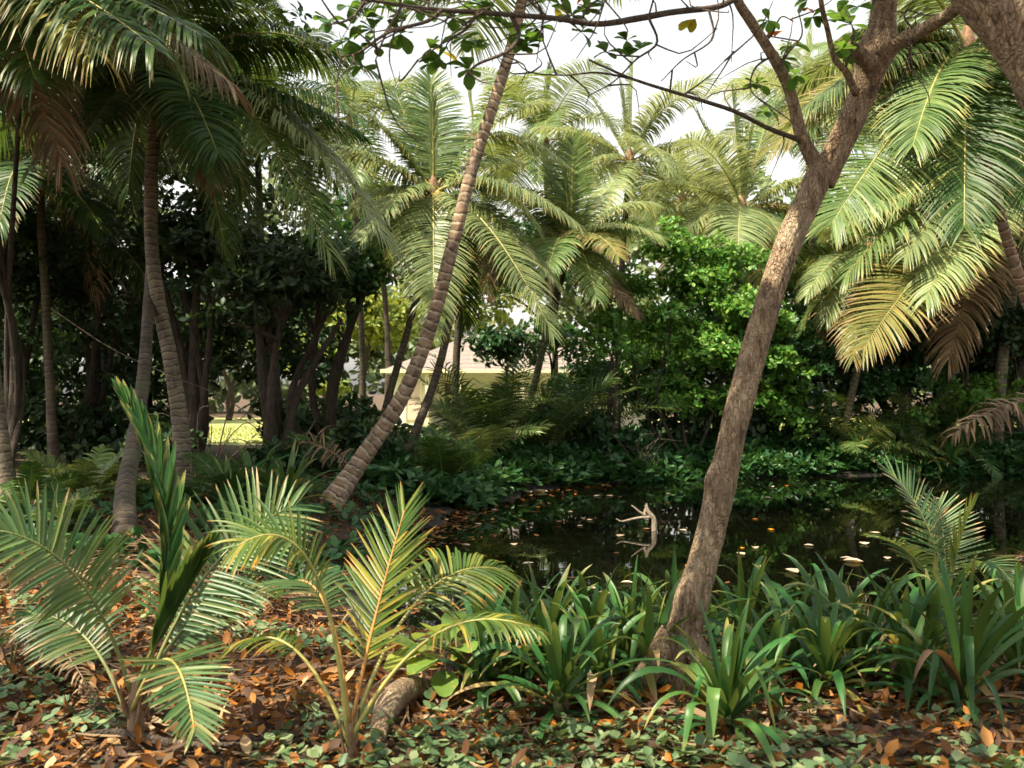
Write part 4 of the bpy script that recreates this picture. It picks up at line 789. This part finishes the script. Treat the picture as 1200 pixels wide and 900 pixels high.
# centre
B = on_ground(410, 898); dl = B[1]
young_palm("young palm at centre foreground with orange midribs and yellow green fronds", B, [
    (W(474, 598, dl + .25), W(432, 740, dl + .1), dict(n=36, ll=0.36, a0=62, a1=22, start=0.36, droop=0.12, width=0.016, lift=0.12)),
    (W(278, 640, dl - .25), W(385, 570, dl - .05), dict(n=34, ll=0.34, droop=0.55, start=0.42, width=0.016, roll=0.55, rm='rib')),
    (W(590, 668, dl + .5), W(480, 640, dl + .25), dict(n=32, ll=0.30, droop=0.75, start=0.45, rm='rib', width=0.016, roll=-0.4)),
    (W(622, 735, dl - .1), W(500, 690, dl), dict(n=28, ll=0.28, droop=1.3, start=0.5, rm='rib', width=0.016)),
    (W(330, 690, dl + .3), W(390, 640, dl + .2), dict(n=26, ll=0.32, droop=0.6, start=0.45, width=0.015, mat='young')),
    (W(265, 768, dl + .2), W(345, 695, dl + .1), dict(n=24, ll=0.20, droop=0.9, start=0.45, rm='rib', width=0.014))], 402, mat='young_yellow', ribmat='rib_orange', stem_r=0.02, stem_h=0.16)
# right
B = on_ground(1112, 735); dl = B[1]
young_palm("young palm on the near bank at right, upright fronds over the water", B, [
    (W(1042, 552, dl + .2), W(1105, 610, dl), dict(n=35, ll=0.44, droop=0.15, start=0.3, roll=0.3)),
    (W(1028, 630, dl - .2), W(1085, 640, dl - .1), dict(n=32, ll=0.32, droop=0.4, start=0.3)),
    (W(1138, 598, dl - .1), W(1115, 650, dl - .05), dict(n=29, ll=0.39, droop=0.05, start=0.25, a0=42, a1=16, mat='young_yellow')),
    (W(1196, 700, dl - .5), W(1150, 610, dl - .2), dict(n=29, ll=0.35, droop=0.4, start=0.3)),
    (W(1100, 590, dl + .5), W(1110, 640, dl + .2), dict(n=27, ll=0.37, droop=0.1, start=0.3))], 403, stem_r=0.045, stem_h=0.25)
# dark young palms under the left palms and on the far bank: fronds as single meshes
def under_palm(label, px, py, nf, L, seed, mat='frond_dark', group="young palms in the shade", e=(20, 75), base=None):
    rng = np.random.default_rng(seed); b = on_ground(px, py) if base is None else np.array(base, float)
    if base is not None: b[2] = G(b[0], b[1])
    t = thing("young_palm", label, "palm plant", b, group)
    tube_obj("stem", np.array([(0, 0, -0.05), (0, 0, 0.1), (0, 0, 0.25)]), [0.07, 0.06, 0.03], M['fibre'], t, sides=8)
    for i in range(nf):
        path = rand_frond_path(np.array([0, 0, 0.12]), L * rng.uniform(0.75, 1.1), i * 2.4 + rng.normal(0, .2), R(rng.uniform(*e)), R(rng.uniform(25, 75)), rng)
        add_frond(t, np.zeros(3), path, 30, L * 0.27, 0.035, 0.6, M[mat], M['rib_green'], rng, rib=0.014, start=0.22, roll=rng.normal(0, .3))
UP = [("small young palm under the left edge trunk", 35, 610, 8, 0.95, 'frond_dark'), ("small young palm catching light near the thin left trunk", 98, 600, 9, 1.0, 'frond'), ("tiny young palm in front of the left thicket", 70, 628, 7, 0.7, 'frond_dark'), ("small young palm beside the swollen dark palm base", 120, 590, 7, 0.9, 'frond'),
      ("young palm at the foot of the bent grey palm", 262, 592, 9, 1.1, 'frond_dark'), ("young palm below the lawn gap", 320, 582, 9, 1.1, 'frond_dark'), ("young palm left of the leaning trunk's foot", 365, 566, 9, 1.3, 'frond_dark'),
      ("bushy young palm behind the leaning trunk's foot", 400, 542, 10, 2.0, 'frond_dark'), ("tall stemless palm under the central crown", 575, 545, 13, 2.5, 'frond_dark'), ("stemless palm fanning beside the leaning slender trunk", 520, 548, 11, 1.3, 'frond_dark'),
      ("stemless palm at the foot of the arching palm", 640, 550, 10, 2.4, 'frond_dark'), ("stemless palm in the shade left of the bush", 690, 548, 10, 2.4, 'frond_dark'), ("stemless palm with pale fronds at the low right palm", 1008, 556, 10, 1.8, 'frond'), ("stemless palm beside the right bank shrub", 1062, 552, 10, 1.9, 'frond'),
      ("stemless palm in the right thicket shade", 960, 548, 10, 2.2, 'frond_dark'), ("stemless palm on the far bank near the right edge", 1130, 554, 9, 1.8, 'frond_dark'), ("sunlit stemless palm between the trunks by the house", 560, 530, 10, 2.0, 'frond')]
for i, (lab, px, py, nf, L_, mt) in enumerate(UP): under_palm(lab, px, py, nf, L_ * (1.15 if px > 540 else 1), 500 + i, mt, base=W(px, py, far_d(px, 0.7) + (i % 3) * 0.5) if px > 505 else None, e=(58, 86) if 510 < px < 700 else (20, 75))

# ------------------------------------------------------------------ strap leaved lilies
def lily(label, px, py, nleaf, L, seed, group="strap leaved lilies on the near bank", wd=0.052, mat='crinum', rise=0.0, base=None):
    rng = np.random.default_rng(seed); nleaf = int(nleaf * 1.8); b = on_ground(px, py) if base is None else np.array(base, float); b[2] = G(b[0], b[1]); t = thing("strap_lily", label, "lily plant", b, group)
    tube_obj("stalk", np.array([(0, 0, -0.06), (0, 0, 0.06 + rise), (0.005, 0, 0.16 + rise), (0, 0, 0.24 + rise)]), [0.03, 0.028, 0.02, 0.008], M['rib_green'], t, sides=8)
    S = 11
    for i in range(nleaf):
        u = i / nleaf; az = i * 2.39996 + rng.normal(0, .25); e0 = R(np.interp(u, [0, 0.3, 1], [80, 60, 12]) + rng.normal(0, 8)); g_ = rng.uniform(0.6, 1.5) * (0.45 + 1.0 * u); ln = L * rng.uniform(0.7, 1.1) * (0.85 + 0.25 * math.sin(u * 3.1))
        h = np.array([math.cos(az), math.sin(az), 0]); sd_ = np.array([-h[1], h[0], 0]); p = h * 0.02 + np.array([0, 0, 0.02 + rise + 0.14 * (1 - u)]); D = h * math.cos(e0) + np.array([0, 0, math.sin(e0)])
        kink = rng.uniform() < 0.12; ks = rng.integers(4, 8); tw = rng.normal(0, 0.35)
        rows = []; ww = wd * rng.uniform(0.75, 1.15)
        for k in range(S + 1):
            s_ = k / S; dd = nrm(D + np.array([0, 0, -1]) * g_ * 1.5 * s_ ** 1.7 + (np.array([0, 0, -1.6]) if kink and k >= ks else 0))
            nn = nrm(np.cross(sd_, dd)); 
            if nn[2] < 0: nn = -nn
            c_, s2 = math.cos(tw * s_), math.sin(tw * s_); sv = sd_ * c_ + nn * s2; nv = nn * c_ - sd_ * s2
            wv = ww * 0.5 * np.interp(s_, [0, 0.15, 0.45, 0.7, 0.9, 1], [0.65, 0.9, 1.0, 0.8, 0.38, 0.03])
            rows.append([p - sv * wv + nv * wv * 0.38, p, p + sv * wv + nv * wv * 0.38]); p = p + dd * ln / S
        v = np.array(rows)[None]
        lm = mat if u < 0.55 or rng.uniform() > 0.22 else ('frond_yellow' if rng.uniform() < 0.5 else 'frond_dead')
        obj("leaf", mesh_data("leaf", v, strip_faces(1, S + 1, 3), M[lm], {"tt": np.broadcast_to(np.linspace(0, 1, S + 1)[None, :, None], v.shape[:3]), "rnd": np.full(v.shape[:3], rng.uniform())}, True), t)
LIL = [("strap lily filling the gap left of the pond tree lilies", 692, 792, 16, 0.66), ("low strap lily by the broad leaved seedling", 566, 818, 14, 0.58), ("strap lily in front of the middle of the right row", 968, 815, 16, 0.62), ("small strap lily between the right row and the front right one", 1070, 822, 13, 0.52), ("strap lily tucked against the pond tree's left root", 762, 806, 14, 0.6),
       ("tall upright strap lily at centre against the pond", 640, 790, 20, 0.78), ("strap lily front centre with wide arching leaves", 655, 838, 18, 0.62), ("strap lily behind the front centre one, left side", 598, 800, 14, 0.6), ("strap lily left of the pond tree's foot", 738, 795, 18, 0.66), ("low strap lily between centre lilies and the pond tree", 700, 815, 12, 0.5),
       ("front strap lily in front of the pond tree's right root", 850, 862, 20, 0.66), ("tall strap lily right behind the pond tree base", 872, 775, 20, 0.78), ("strap lily third to the right of the pond tree", 925, 790, 18, 0.70), ("small front strap lily near the orange litter", 905, 815, 11, 0.5), ("dense strap lily in the middle of the right row", 1010, 795, 20, 0.74),
       ("broad strap lily right of the middle row", 1062, 800, 20, 0.74), ("front right strap lily with a leaf bent to the ground", 1128, 835, 20, 0.80), ("strap lily behind the front right one", 1095, 775, 18, 0.74), ("strap lily at the right edge", 1190, 800, 18, 0.78), ("tall strap lily at right edge near the water", 1196, 765, 16, 0.85), ("strap lily behind the row by the pond's edge", 975, 768, 16, 0.66),
       ("strap lily at the water behind the pond tree", 790, 768, 16, 0.7), ("strap lily at the water's edge left of centre", 575, 770, 12, 0.55)]
for i, (lab, px, py, nl, L_) in enumerate(LIL): lily(lab, px, py, nl, L_ * (0.86 if py < 805 else 0.92), 600 + i)
FL = [("dark strap lily clump on the far bank under the low right palm", 1045), ("dark strap lily clump on the far bank, next to the right shrub", 1080), ("dark strap lily clump at far bank right", 1115), ("dark strap lily on the far bank beside the small shrub", 1010)]
for i, (lab, px) in enumerate(FL): lily(lab, px, 561, 22, 0.95, 650 + i, group="lilies on the far bank", wd=0.10, base=W(px, 550, far_d(px, 0.25)))
lily("green lily tuft on the leaf littered spit in the pond", 560, 596, 16, 0.6, 660, group=None, wd=0.06)
for i, (lab, px, py) in enumerate([("shaded strap lily at the foot of the bent left palm", 268, 600), ("shaded strap lily beside the bent left palm, nearer the lawn gap", 296, 592), ("shaded strap lily below the lawn gap right side", 335, 600)]): lily(lab, px, py, 18, 0.9, 670 + i, group="lilies in the left shade", wd=0.08)
# broad leaved seedling left of the centre lilies
b = on_ground(520, 815); sd_t = thing("broad_leaf_seedling", "yellow green broad leaved seedling left of the centre lilies", "plant", b)
tube_obj("stem", np.array([(0, 0, -0.04), (0.01, 0, 0.12), (0, 0.01, 0.28)]), [0.018, 0.014, 0.008], M['twig'], sd_t, sides=6)
BIG = [obovate('big_leaf', c_, 1, 0.32) for c_ in (0.15, 0.3, 0.45)]; rng = np.random.default_rng(12)
for i in range(16):
    a_ = i * 2.4; e_ = R(rng.uniform(-15, 50)); D = Vector((math.cos(a_) * math.cos(e_), math.sin(a_) * math.cos(e_), math.sin(e_)))
    o = obj("leaf", BIG[i % 3], sd_t, (math.cos(a_) * .05, math.sin(a_) * .05, 0.12 + 0.2 * i / 16)); o.rotation_mode = 'QUATERNION'; o.rotation_quaternion = D.to_track_quat('Y', 'Z'); s_ = rng.uniform(0.20, 0.30); o.scale = (s_, s_, s_)
# fan palm seedlings at the left
def fan_plant(label, px, py, seed, size):
    rng = np.random.default_rng(seed); b = on_ground(px, py); t = thing("fan_palm_seedling", label, "palm plant", b, "fan palm seedlings at lower left")
    for i in range(4):
        a_ = i * 1.7 + rng.uniform(0, 1); e_ = R(rng.uniform(50, 75)); h = np.array([math.cos(a_), math.sin(a_), 0]); tip = h * math.cos(e_) * size + np.array([0, 0, math.sin(e_) * size])
        tube_obj("leaf_stalk", np.array([(0, 0, -0.02), tip * 0.5 + (0, 0, 0.03), tip]), [0.006, 0.005, 0.004], M['rib_green'], t, sides=5)
        vs = []; fw = nrm(h + np.array([0, 0, -0.15])); sdv = np.array([-h[1], h[0], 0])
        for k in range(15):
            th = R(-120 + 240 * k / 14); D = nrm(fw * math.cos(th) + sdv * math.sin(th) + rng.normal(0, .05, 3)); Wd = nrm(np.cross(D, (0, 0, 1.0))); ln = size * 0.62 * rng.uniform(.85, 1.05)
            vs.append([[tip + D * ln * s_ - (0, 0, 0.10 * ln * s_ * s_) - Wd * ln * w_, tip + D * ln * s_ - (0, 0, 0.10 * ln * s_ * s_ + 0.3 * ln * w_), tip + D * ln * s_ - (0, 0, 0.10 * ln * s_ * s_) + Wd * ln * w_] for s_, w_ in ((0, .01), (.35, .06), (.7, .05), (1, .004))])
        v = np.array(vs); obj("fan_leaf", mesh_data("fan_leaf", v, strip_faces(*v.shape[:3]), M['bush_deep'], {"tt": np.zeros(v.shape[:3]), "rnd": np.broadcast_to(rng.uniform(0, 1, 15)[:, None, None], v.shape[:3])}), t)
fan_plant("fan leaved seedling left of the large young palm", 50, 770, 700, 0.30); fan_plant("fan leaved seedling at the lower left edge", 12, 790, 701, 0.26); fan_plant("fan leaved seedling close behind the large young palm's stem", 75, 800, 702, 0.2)

# ------------------------------------------------------------------ dead fronds, logs, driftwood
def dead_frond(label, pts, seed, n=34, ll=0.5, droop=1.4, mat='frond_dead', width=0.03, rib=0.02):
    rng = np.random.default_rng(seed); P = catmull(pts, 20); t = thing("dead_frond", label, "palm frond", P[0])
    v, tt, rnd = frond_arrays(P - P[0], n, ll, width, droop, rng, jitter=0.2, start=0.15)
    v[..., 2] = np.maximum(v[..., 2], gz(v[..., 0] + P[0][0], v[..., 1] + P[0][1]) - P[0][2] + 0.012)
    obj("leaflets", mesh_data("leaflets", v, strip_faces(*v.shape[:3]), M[mat], {"tt": tt, "rnd": rnd}), t); tube_obj("midrib", P - P[0], np.linspace(rib, rib * 0.2, 20), M['rib_dead'], t, sides=6)
dead_frond("pale brown dead frond drooping in at the right edge over the bank", [W(1260, 455, 15), W(1205, 468, 14.8), W(1160, 482, 14.6), W(1118, 508, 14.4)], 801, n=44, ll=0.75, droop=1.8, width=0.045)
dead_frond("dry brown frond on the litter at the lower left corner", [on_ground(-40, 800) + (0, 0, .25), on_ground(25, 800) + (0, 0, .30), on_ground(75, 815) + (0, 0, .22), on_ground(110, 840) + (0, 0, .1)], 802, ll=0.16, width=0.014, rib=0.01, droop=1.6)
dead_frond("curved brown frond lying below the lawn gap", [on_ground(420, 575) + (0, 0, .3), W(385, 528, 16.5), W(350, 520, 16.6), on_ground(318, 560) + (0, 0, .1)], 803, ll=0.45, droop=1.2, mat='frond_dead')
dead_frond("dry frond heap at the right edge of the near bank", [on_ground(1265, 700) + (0, 0, .45), on_ground(1215, 690) + (0, 0, .42), on_ground(1175, 690) + (0, 0, .35), on_ground(1140, 690) + (0, 0, .1)], 804, ll=0.35, droop=0.8, width=0.02)
dead_frond("flattened dry frond on the floor between the left palms", [on_ground(110, 690) + (0, 0, .06), on_ground(70, 672) + (0, 0, .08), on_ground(30, 664) + (0, 0, .04)], 805, ll=0.4, droop=0.4, width=0.02)
dead_frond("dry frond lying on the floor under the large young palm's right fronds", [on_ground(250, 700) + (0, 0, .06), on_ground(320, 710) + (0, 0, .07), on_ground(390, 705) + (0, 0, .04)], 806, ll=0.35, droop=0.4, width=0.02)
def log_thing(label, pts, rad, mat, name="fallen_log"):
    b = np.array(pts[0], float); t = thing(name, label, "log", b); rough_tube("wood", pts, rad, t, b, M[mat], 18, 0.03, 0.14); return t
g = lambda px, py, h: on_ground(px, py) + np.array([0, 0, h])
log_thing("short mossy log behind the young palm's orange stem", [g(440, 880, 0.0), g(452, 850, 0.07), g(475, 828, 0.08), g(500, 815, 0.03)], [0.035, 0.06, 0.07, 0.06], 'bark')
log_thing("thin fallen branch across the litter at lower left", [g(60, 880, 0.02), g(130, 872, 0.05), g(220, 885, 0.04), g(330, 880, 0.03), g(400, 858, 0.02)], [0.012, 0.018, 0.02, 0.016, 0.008], 'bark_dark', "fallen_branch")
log_thing("thin pale stick arching beside the short mossy log", [g(437, 818, 0.06), g(470, 812, 0.13), g(495, 820, 0.10), g(520, 838, 0.02)], [0.005, 0.006, 0.006, 0.004], 'driftwood', "fallen_branch")
log_thing("stick on the orange litter at right of the front lily", [g(905, 868, 0.02), g(925, 850, 0.05), g(945, 842, 0.03)], [0.004, 0.006, 0.004], 'driftwood', "fallen_branch")
b = on_level(766, 622, WATER); dw = thing("dead_branch", "bleached forked dead branch sticking out of the pond", "branch", b); dd = b[1]
for pts, rr in (([b + (0, 0, -0.15), W(767, 618, dd), W(766, 608, dd), W(760, 600, dd), W(757, 592, dd)], [0.04, 0.042, 0.036, 0.03, 0.02]), ([W(762, 606, dd), W(754, 606, dd), W(742, 608, dd), W(729, 611, dd - .05), W(722, 608, dd - .05)], [0.024, 0.02, 0.017, 0.013, 0.008]),
                ([W(757, 604, dd), W(750, 600, dd), W(745, 596, dd), W(740, 592, dd)], [0.022, 0.016, 0.012, 0.007]), ([W(754, 605, dd), W(756, 598, dd + .05), W(758, 590, dd + .05)], [0.02, 0.018, 0.012])):
    rough_tube("wood", pts, rr, dw, b, M['driftwood'], 12, 0.02, 0.2)
# bare twiggy bushes hanging at the waterline
def bare(label, px, py, dd, seed, n=16, h=0.9):
    rng = np.random.default_rng(seed); b = np.array([W(px, py, dd)[0], dd, 0.0]); b[2] = G(b[0], b[1]); t = thing("bare_bush", label, "bush", b)
    for i in range(n):
        e_ = np.array([rng.uniform(-1, 1) * h, rng.uniform(-1, 0.2) * h * 0.6, rng.uniform(0.3, 1) * h]); tube_obj("twig", branch_path((rng.uniform(-.2, .2), rng.uniform(-.1, .1), -0.05), e_, rng, 0.2), np.linspace(0.016, 0.004, 9), M['twig'], t, sides=5)
bare("bare grey twiggy bush at the waterline under the bright bush", 745, 556, far_d(745, 0.15), 811, 22, 1.1); bare("bare branches left of the lawn gap in the dark", 240, 520, 18.5, 812, 12, 1.4); bare("bare branches right of the lawn gap in the dark", 330, 515, 18.5, 813, 12, 1.3)
v_ = catmull([W(60, 362, 16), W(130, 408, 16), W(200, 440, 15.6), W(262, 466, 15.4), W(310, 500, 15.2)], 20); t = thing("hanging_vine", "thin vine slanting across the dark left trunks", "vine", v_[0]); tube_obj("stem", v_ - v_[0], np.full(20, 0.009), M['twig'], t, sides=5)

# ------------------------------------------------------------------ floating leaves
FLT = [(603, 577, 1.5), (618, 578, 1.9), (632, 577, 2.4), (1013, 638, 1.5), (1000, 659, 1.6), (928, 671, 1.8), (868, 650, 1.2), (1025, 625, 1.0), (885, 643, 1.1), (700, 582, 1.0), (714, 582, 1.3), (783, 579, 0.9), (900, 584, 0.9), (992, 655, 1.0), (727, 629, 1.3), (800, 622, 1.0), (691, 610, .7), (680, 617, .7), (602, 639, 1.1), (619, 661, 1.1), (615, 612, .9), (905, 571, .9),
       (560, 615, 1.0), (579, 598, 0.9), (546, 640, 1.0), (533, 655, 1.2), (640, 690, 1.0), (668, 600, .7), (836, 570, 1.3), (948, 640, .9), (970, 598, .9), (1060, 600, .8), (1100, 585, .8), (890, 665, 1.0), (1040, 655, 1.0), (694, 690, .9), (735, 684, 1.0), (708, 696, 1.0)]
FLO = [(782, 590, 1.0), (903, 621, 1.2), (885, 609, .9), (807, 665, 1.4), (870, 643, 1.0), (765, 688, 1.0), (922, 570, 1.2), (630, 595, 1.4), (560, 588, 1.1), (905, 622, .9), (1005, 660, .8), (950, 580, .9)]
def float_mesh(mat, seed):
    rng = np.random.default_rng(seed); st = np.linspace(0, 1, 7); pr = np.array([0.03, 0.6, 0.92, 1, 0.85, 0.5, 0.04]) * 0.30; v = []
    cu = rng.uniform(0.3, 0.7)
    for s_, p_ in zip(st, pr):
        for j in (-1, -0.5, 0, 0.5, 1): v.append((j * p_, s_ - 0.5, cu * p_ * j * j * 1.0 + 0.25 * (s_ - 0.5) ** 2 + rng.normal(0, 0.006)))
    f = [(i * 5 + j, i * 5 + j + 1, i * 5 + j + 6, i * 5 + j + 5) for i in range(6) for j in range(4)]
    return mesh_data("floating_leaf", v, f, M[mat], {"tt": np.repeat(st, 5), "rnd": np.full(35, rng.uniform())}, True)
UNI = {(603, 577): "pale leaf floating at the spit's tip, left of three", (618, 578): "pale leaf floating at the spit's tip, middle of three", (632, 577): "largest pale leaf floating off the spit's tip, right of three", (928, 671): "big pale curled leaf floating just right of the pond tree",
       (1013, 638): "pale leaf floating left of the right young palm", (1000, 659): "pale curled leaf floating below the right young palm's left frond", (727, 629): "pinkish leaf floating left of the bleached dead branch", (868, 650): "small pale leaf floating close to the pond tree's right side", (807, 665): "orange leaf floating close to the pond tree's left side", (782, 590): "red orange leaf floating behind the bleached dead branch"}
PM = [float_mesh('float_pale', i) for i in range(4)]; OM = [float_mesh('float_orange', 10 + i) for i in range(3)]
rng = np.random.default_rng(31)
for L_, ms, lab, gr in ((FLT, PM, "pale dried leaf floating on the dark pond", "pale leaves floating on the pond"), (FLO, OM, "orange brown leaf floating on the dark pond", "orange leaves floating on the pond")):
    for i, (px, py, s_) in enumerate(L_):
        p = on_level(px, py, WATER); o = obj("floating_leaf", ms[i % len(ms)], None, p + (0, 0, 0.004)); k = (0.15 if ms is PM else 0.10) * s_ * (0.75 + p[1] / 60); o.scale = (k, k, k); o.rotation_euler = (0, 0, rng.uniform(0, 6.28)); setp(o, UNI.get((px, py), lab), "leaf", gr)

# ------------------------------------------------------------------ litter, ground cover, grass
def ground_leaves(name, label, x, y, size, mat, rng, k=1, h=(0.0, 0.03), tilt=0.45, w=0.24, up=False):
    n = len(x); z = gz(x, y) + rng.uniform(h[0], h[1], n)
    A = nrm(np.stack([rng.normal(0, tilt, n), rng.normal(0, tilt, n), np.ones(n)], 1))
    c = np.stack([x, y, z], 1); v, f, tt, rnd = leaf_cloud(c, A, k, size, rng, w, th=(78, 100) if not up else (55, 95), jit=0.12, curl=(-0.25, 0.3) if not up else (0, 0.25))
    lowz = gz(v[:, 0], v[:, 1]) + 0.006; v[:, 2] = np.maximum(v[:, 2], lowz)
    return setp(obj(name, mesh_data(name, v, f, M[mat], {"tt": tt, "rnd": rnd})), label, kind="stuff")
rng = np.random.default_rng(41)
def area(n, x0, x1, y0, y1, cond=None, smin=0.25):
    x = rng.uniform(x0, x1, n); y = rng.uniform(y0, y1, n); s = pond_sd(x, y); k = s > smin
    if cond is not None: k &= cond(x, y, s)
    return x[k], y[k]
x1, y1 = area(22000, -4.2, 4.4, 3.4, 8.4); x2, y2 = area(14000, -9, 0.5, 7, 16.5)
sel = rng.uniform(0, 1, len(x1)) < 0.25
o = ground_leaves("large_leaf_litter", "large curled brown leaves lying on top of the litter", x1[sel], y1[sel], 0.09, 'litter', rng, 1, (0.01, 0.06), 0.6, 0.23); o["category"] = "leaf litter"
x1, y1 = x1[~sel], y1[~sel]
o = ground_leaves("leaf_litter", "orange brown fallen leaves covering the near bank", np.append(x1, x2), np.append(y1, y2), 0.075, 'litter', rng, 1, (0, 0.05), 0.55, 0.20)
o["category"] = "leaf litter"
x, y = area(9000, -6, 16, 15, 27, lambda x, y, s: s < 3.5)
o = ground_leaves("bank_litter", "brown leaf debris along the far waterline", x, y, 0.15, 'litter', rng, 1, (0, 0.03), 0.4); o["category"] = "leaf litter"
xd = rng.uniform(-3.5, 2.5, 16000); yd = rng.uniform(8, 21.5, 16000); sp = pond_sd(xd, yd)
kd = (sp < 0.1) & (rng.uniform(0, 1, 16000) < 0.55 * np.exp(sp / 0.35) + 0.004) & (yd > 9); xd, yd = xd[kd], yd[kd]
v, f, tt, rnd = leaf_cloud(np.stack([xd, yd, np.full(len(xd), WATER + 0.012)], 1), np.tile([0, 0, 1.0], (len(xd), 1)), 1, 0.11, rng, 0.24, th=(86, 94), jit=0.05, curl=(-0.15, 0.0))
v[:, 2] = np.maximum(v[:, 2], WATER + 0.006)
setp(obj("floating_debris", mesh_data("floating_debris", v, f, M['litter'], {"tt": tt, "rnd": rnd})), "brown leaf debris floating along the pond's left end", "leaf litter", kind="stuff")
xs_, ys_ = area(3800, -6, 4.4, 3.5, 12); n_ = len(xs_)
P0 = np.stack([xs_, ys_, gz(xs_, ys_) + rng.uniform(0.01, 0.05, n_)], 1); az_ = rng.uniform(0, 6.28, n_); ln_ = rng.uniform(0.12, 0.45, n_)
D_ = np.stack([np.cos(az_), np.sin(az_), rng.normal(0, 0.08, n_)], 1); S_ = np.stack([-np.sin(az_), np.cos(az_), np.zeros(n_)], 1)
rows = []
for s_, w_ in ((-.5, .002), (-.2, .008), (.15, .007), (.5, .001)):
    c_ = P0 + D_ * (ln_ * s_)[:, None] + S_ * (0.10 * ln_ * s_ * s_)[:, None]; c_[:, 2] = np.maximum(c_[:, 2] + 0.02 * s_ * s_, gz(c_[:, 0], c_[:, 1]) + 0.01); rows.append(np.stack([c_ - S_ * w_, c_ + S_ * w_ + (0, 0, 0.004)], 1))
v = np.stack(rows, 1)
setp(obj("dry_strips", mesh_data("dry_strips", v, strip_faces(*v.shape[:3]), M['frond_dead'], {"rnd": np.broadcast_to(rng.uniform(0, 1, n_)[:, None, None], v.shape[:3]), "tt": np.zeros(v.shape[:3])})), "dry palm leaflets strewn over the leaf litter", "leaf litter", kind="stuff")
nz = lambda x, y: np.sin(x * 2.1 + 1.3 * np.sin(y * 1.7)) + np.sin(y * 2.9 + x * 0.8 + 2) + 0.7 * np.sin(x * 5.3 - y * 4.1)
def cov(x, y, s):
    dens = np.clip((5.15 - y) * 0.9, 0, 1) * np.clip((x + 1.2) * 1.1, 0, 1) + np.where(x < -0.6, 0.36 * (nz(x, y) > 0.35), 0.30 * (nz(x, y) > 0.7))
    return rng.uniform(0, 1, len(x)) < dens * np.where(nz(x, y) > -0.8, 1, 0.35)
x, y = area(9500, -4, 4.4, 3.5, 8.2, cov)
o = ground_leaves("ground_cover", "low grey green creeping plants along the bottom of the view", x, y, 0.058, 'cover', rng, 4, (0.02, 0.08), 0.3, 0.36, True); o["category"] = "ground cover"
x, y = area(3000, -9, -0.5, 9, 17, lambda x, y, s: nz(x, y) > 0.3)
o = ground_leaves("undergrowth", "dim green seedlings on the shaded left floor", x, y, 0.14, 'bush_deep', rng, 4, (0.03, 0.18), 0.4, 0.3, True); o["category"] = "undergrowth"
x, y = area(30000, -3, 18, 17, 33, lambda x, y, s: (s < 2.2) | (nz(x, y) > 0.8), -0.35)
o = ground_leaves("bank_undergrowth", "dark undergrowth along the far bank", x, y, 0.22, 'bush_deep', rng, 5, (0.05, 0.45), 0.5, 0.2, True); o["category"] = "undergrowth"
x = rng.uniform(-30, 20, 26000); y = rng.uniform(30.2, 46, 26000)
n = len(x); z = gz(x, y) + 0.03; a = rng.uniform(0, 6.28, n); hgt = rng.uniform(0.04, 0.10, n); dx, dy = np.cos(a) * 0.02, np.sin(a) * 0.02
v = np.stack([np.stack([x - dx, y - dy, z], 1), np.stack([x + dx, y + dy, z], 1), np.stack([x + dy * 2, y - dx * 2, z + hgt], 1)], 1)
setp(obj("lawn_grass", mesh_data("lawn_grass", v, np.arange(3 * n).reshape(n, 3), M['grass'], {"rnd": np.repeat(rng.uniform(0, 1, n), 3), "tt": np.zeros(3 * n)})), "short sunlit grass of the lawn", kind="stuff")
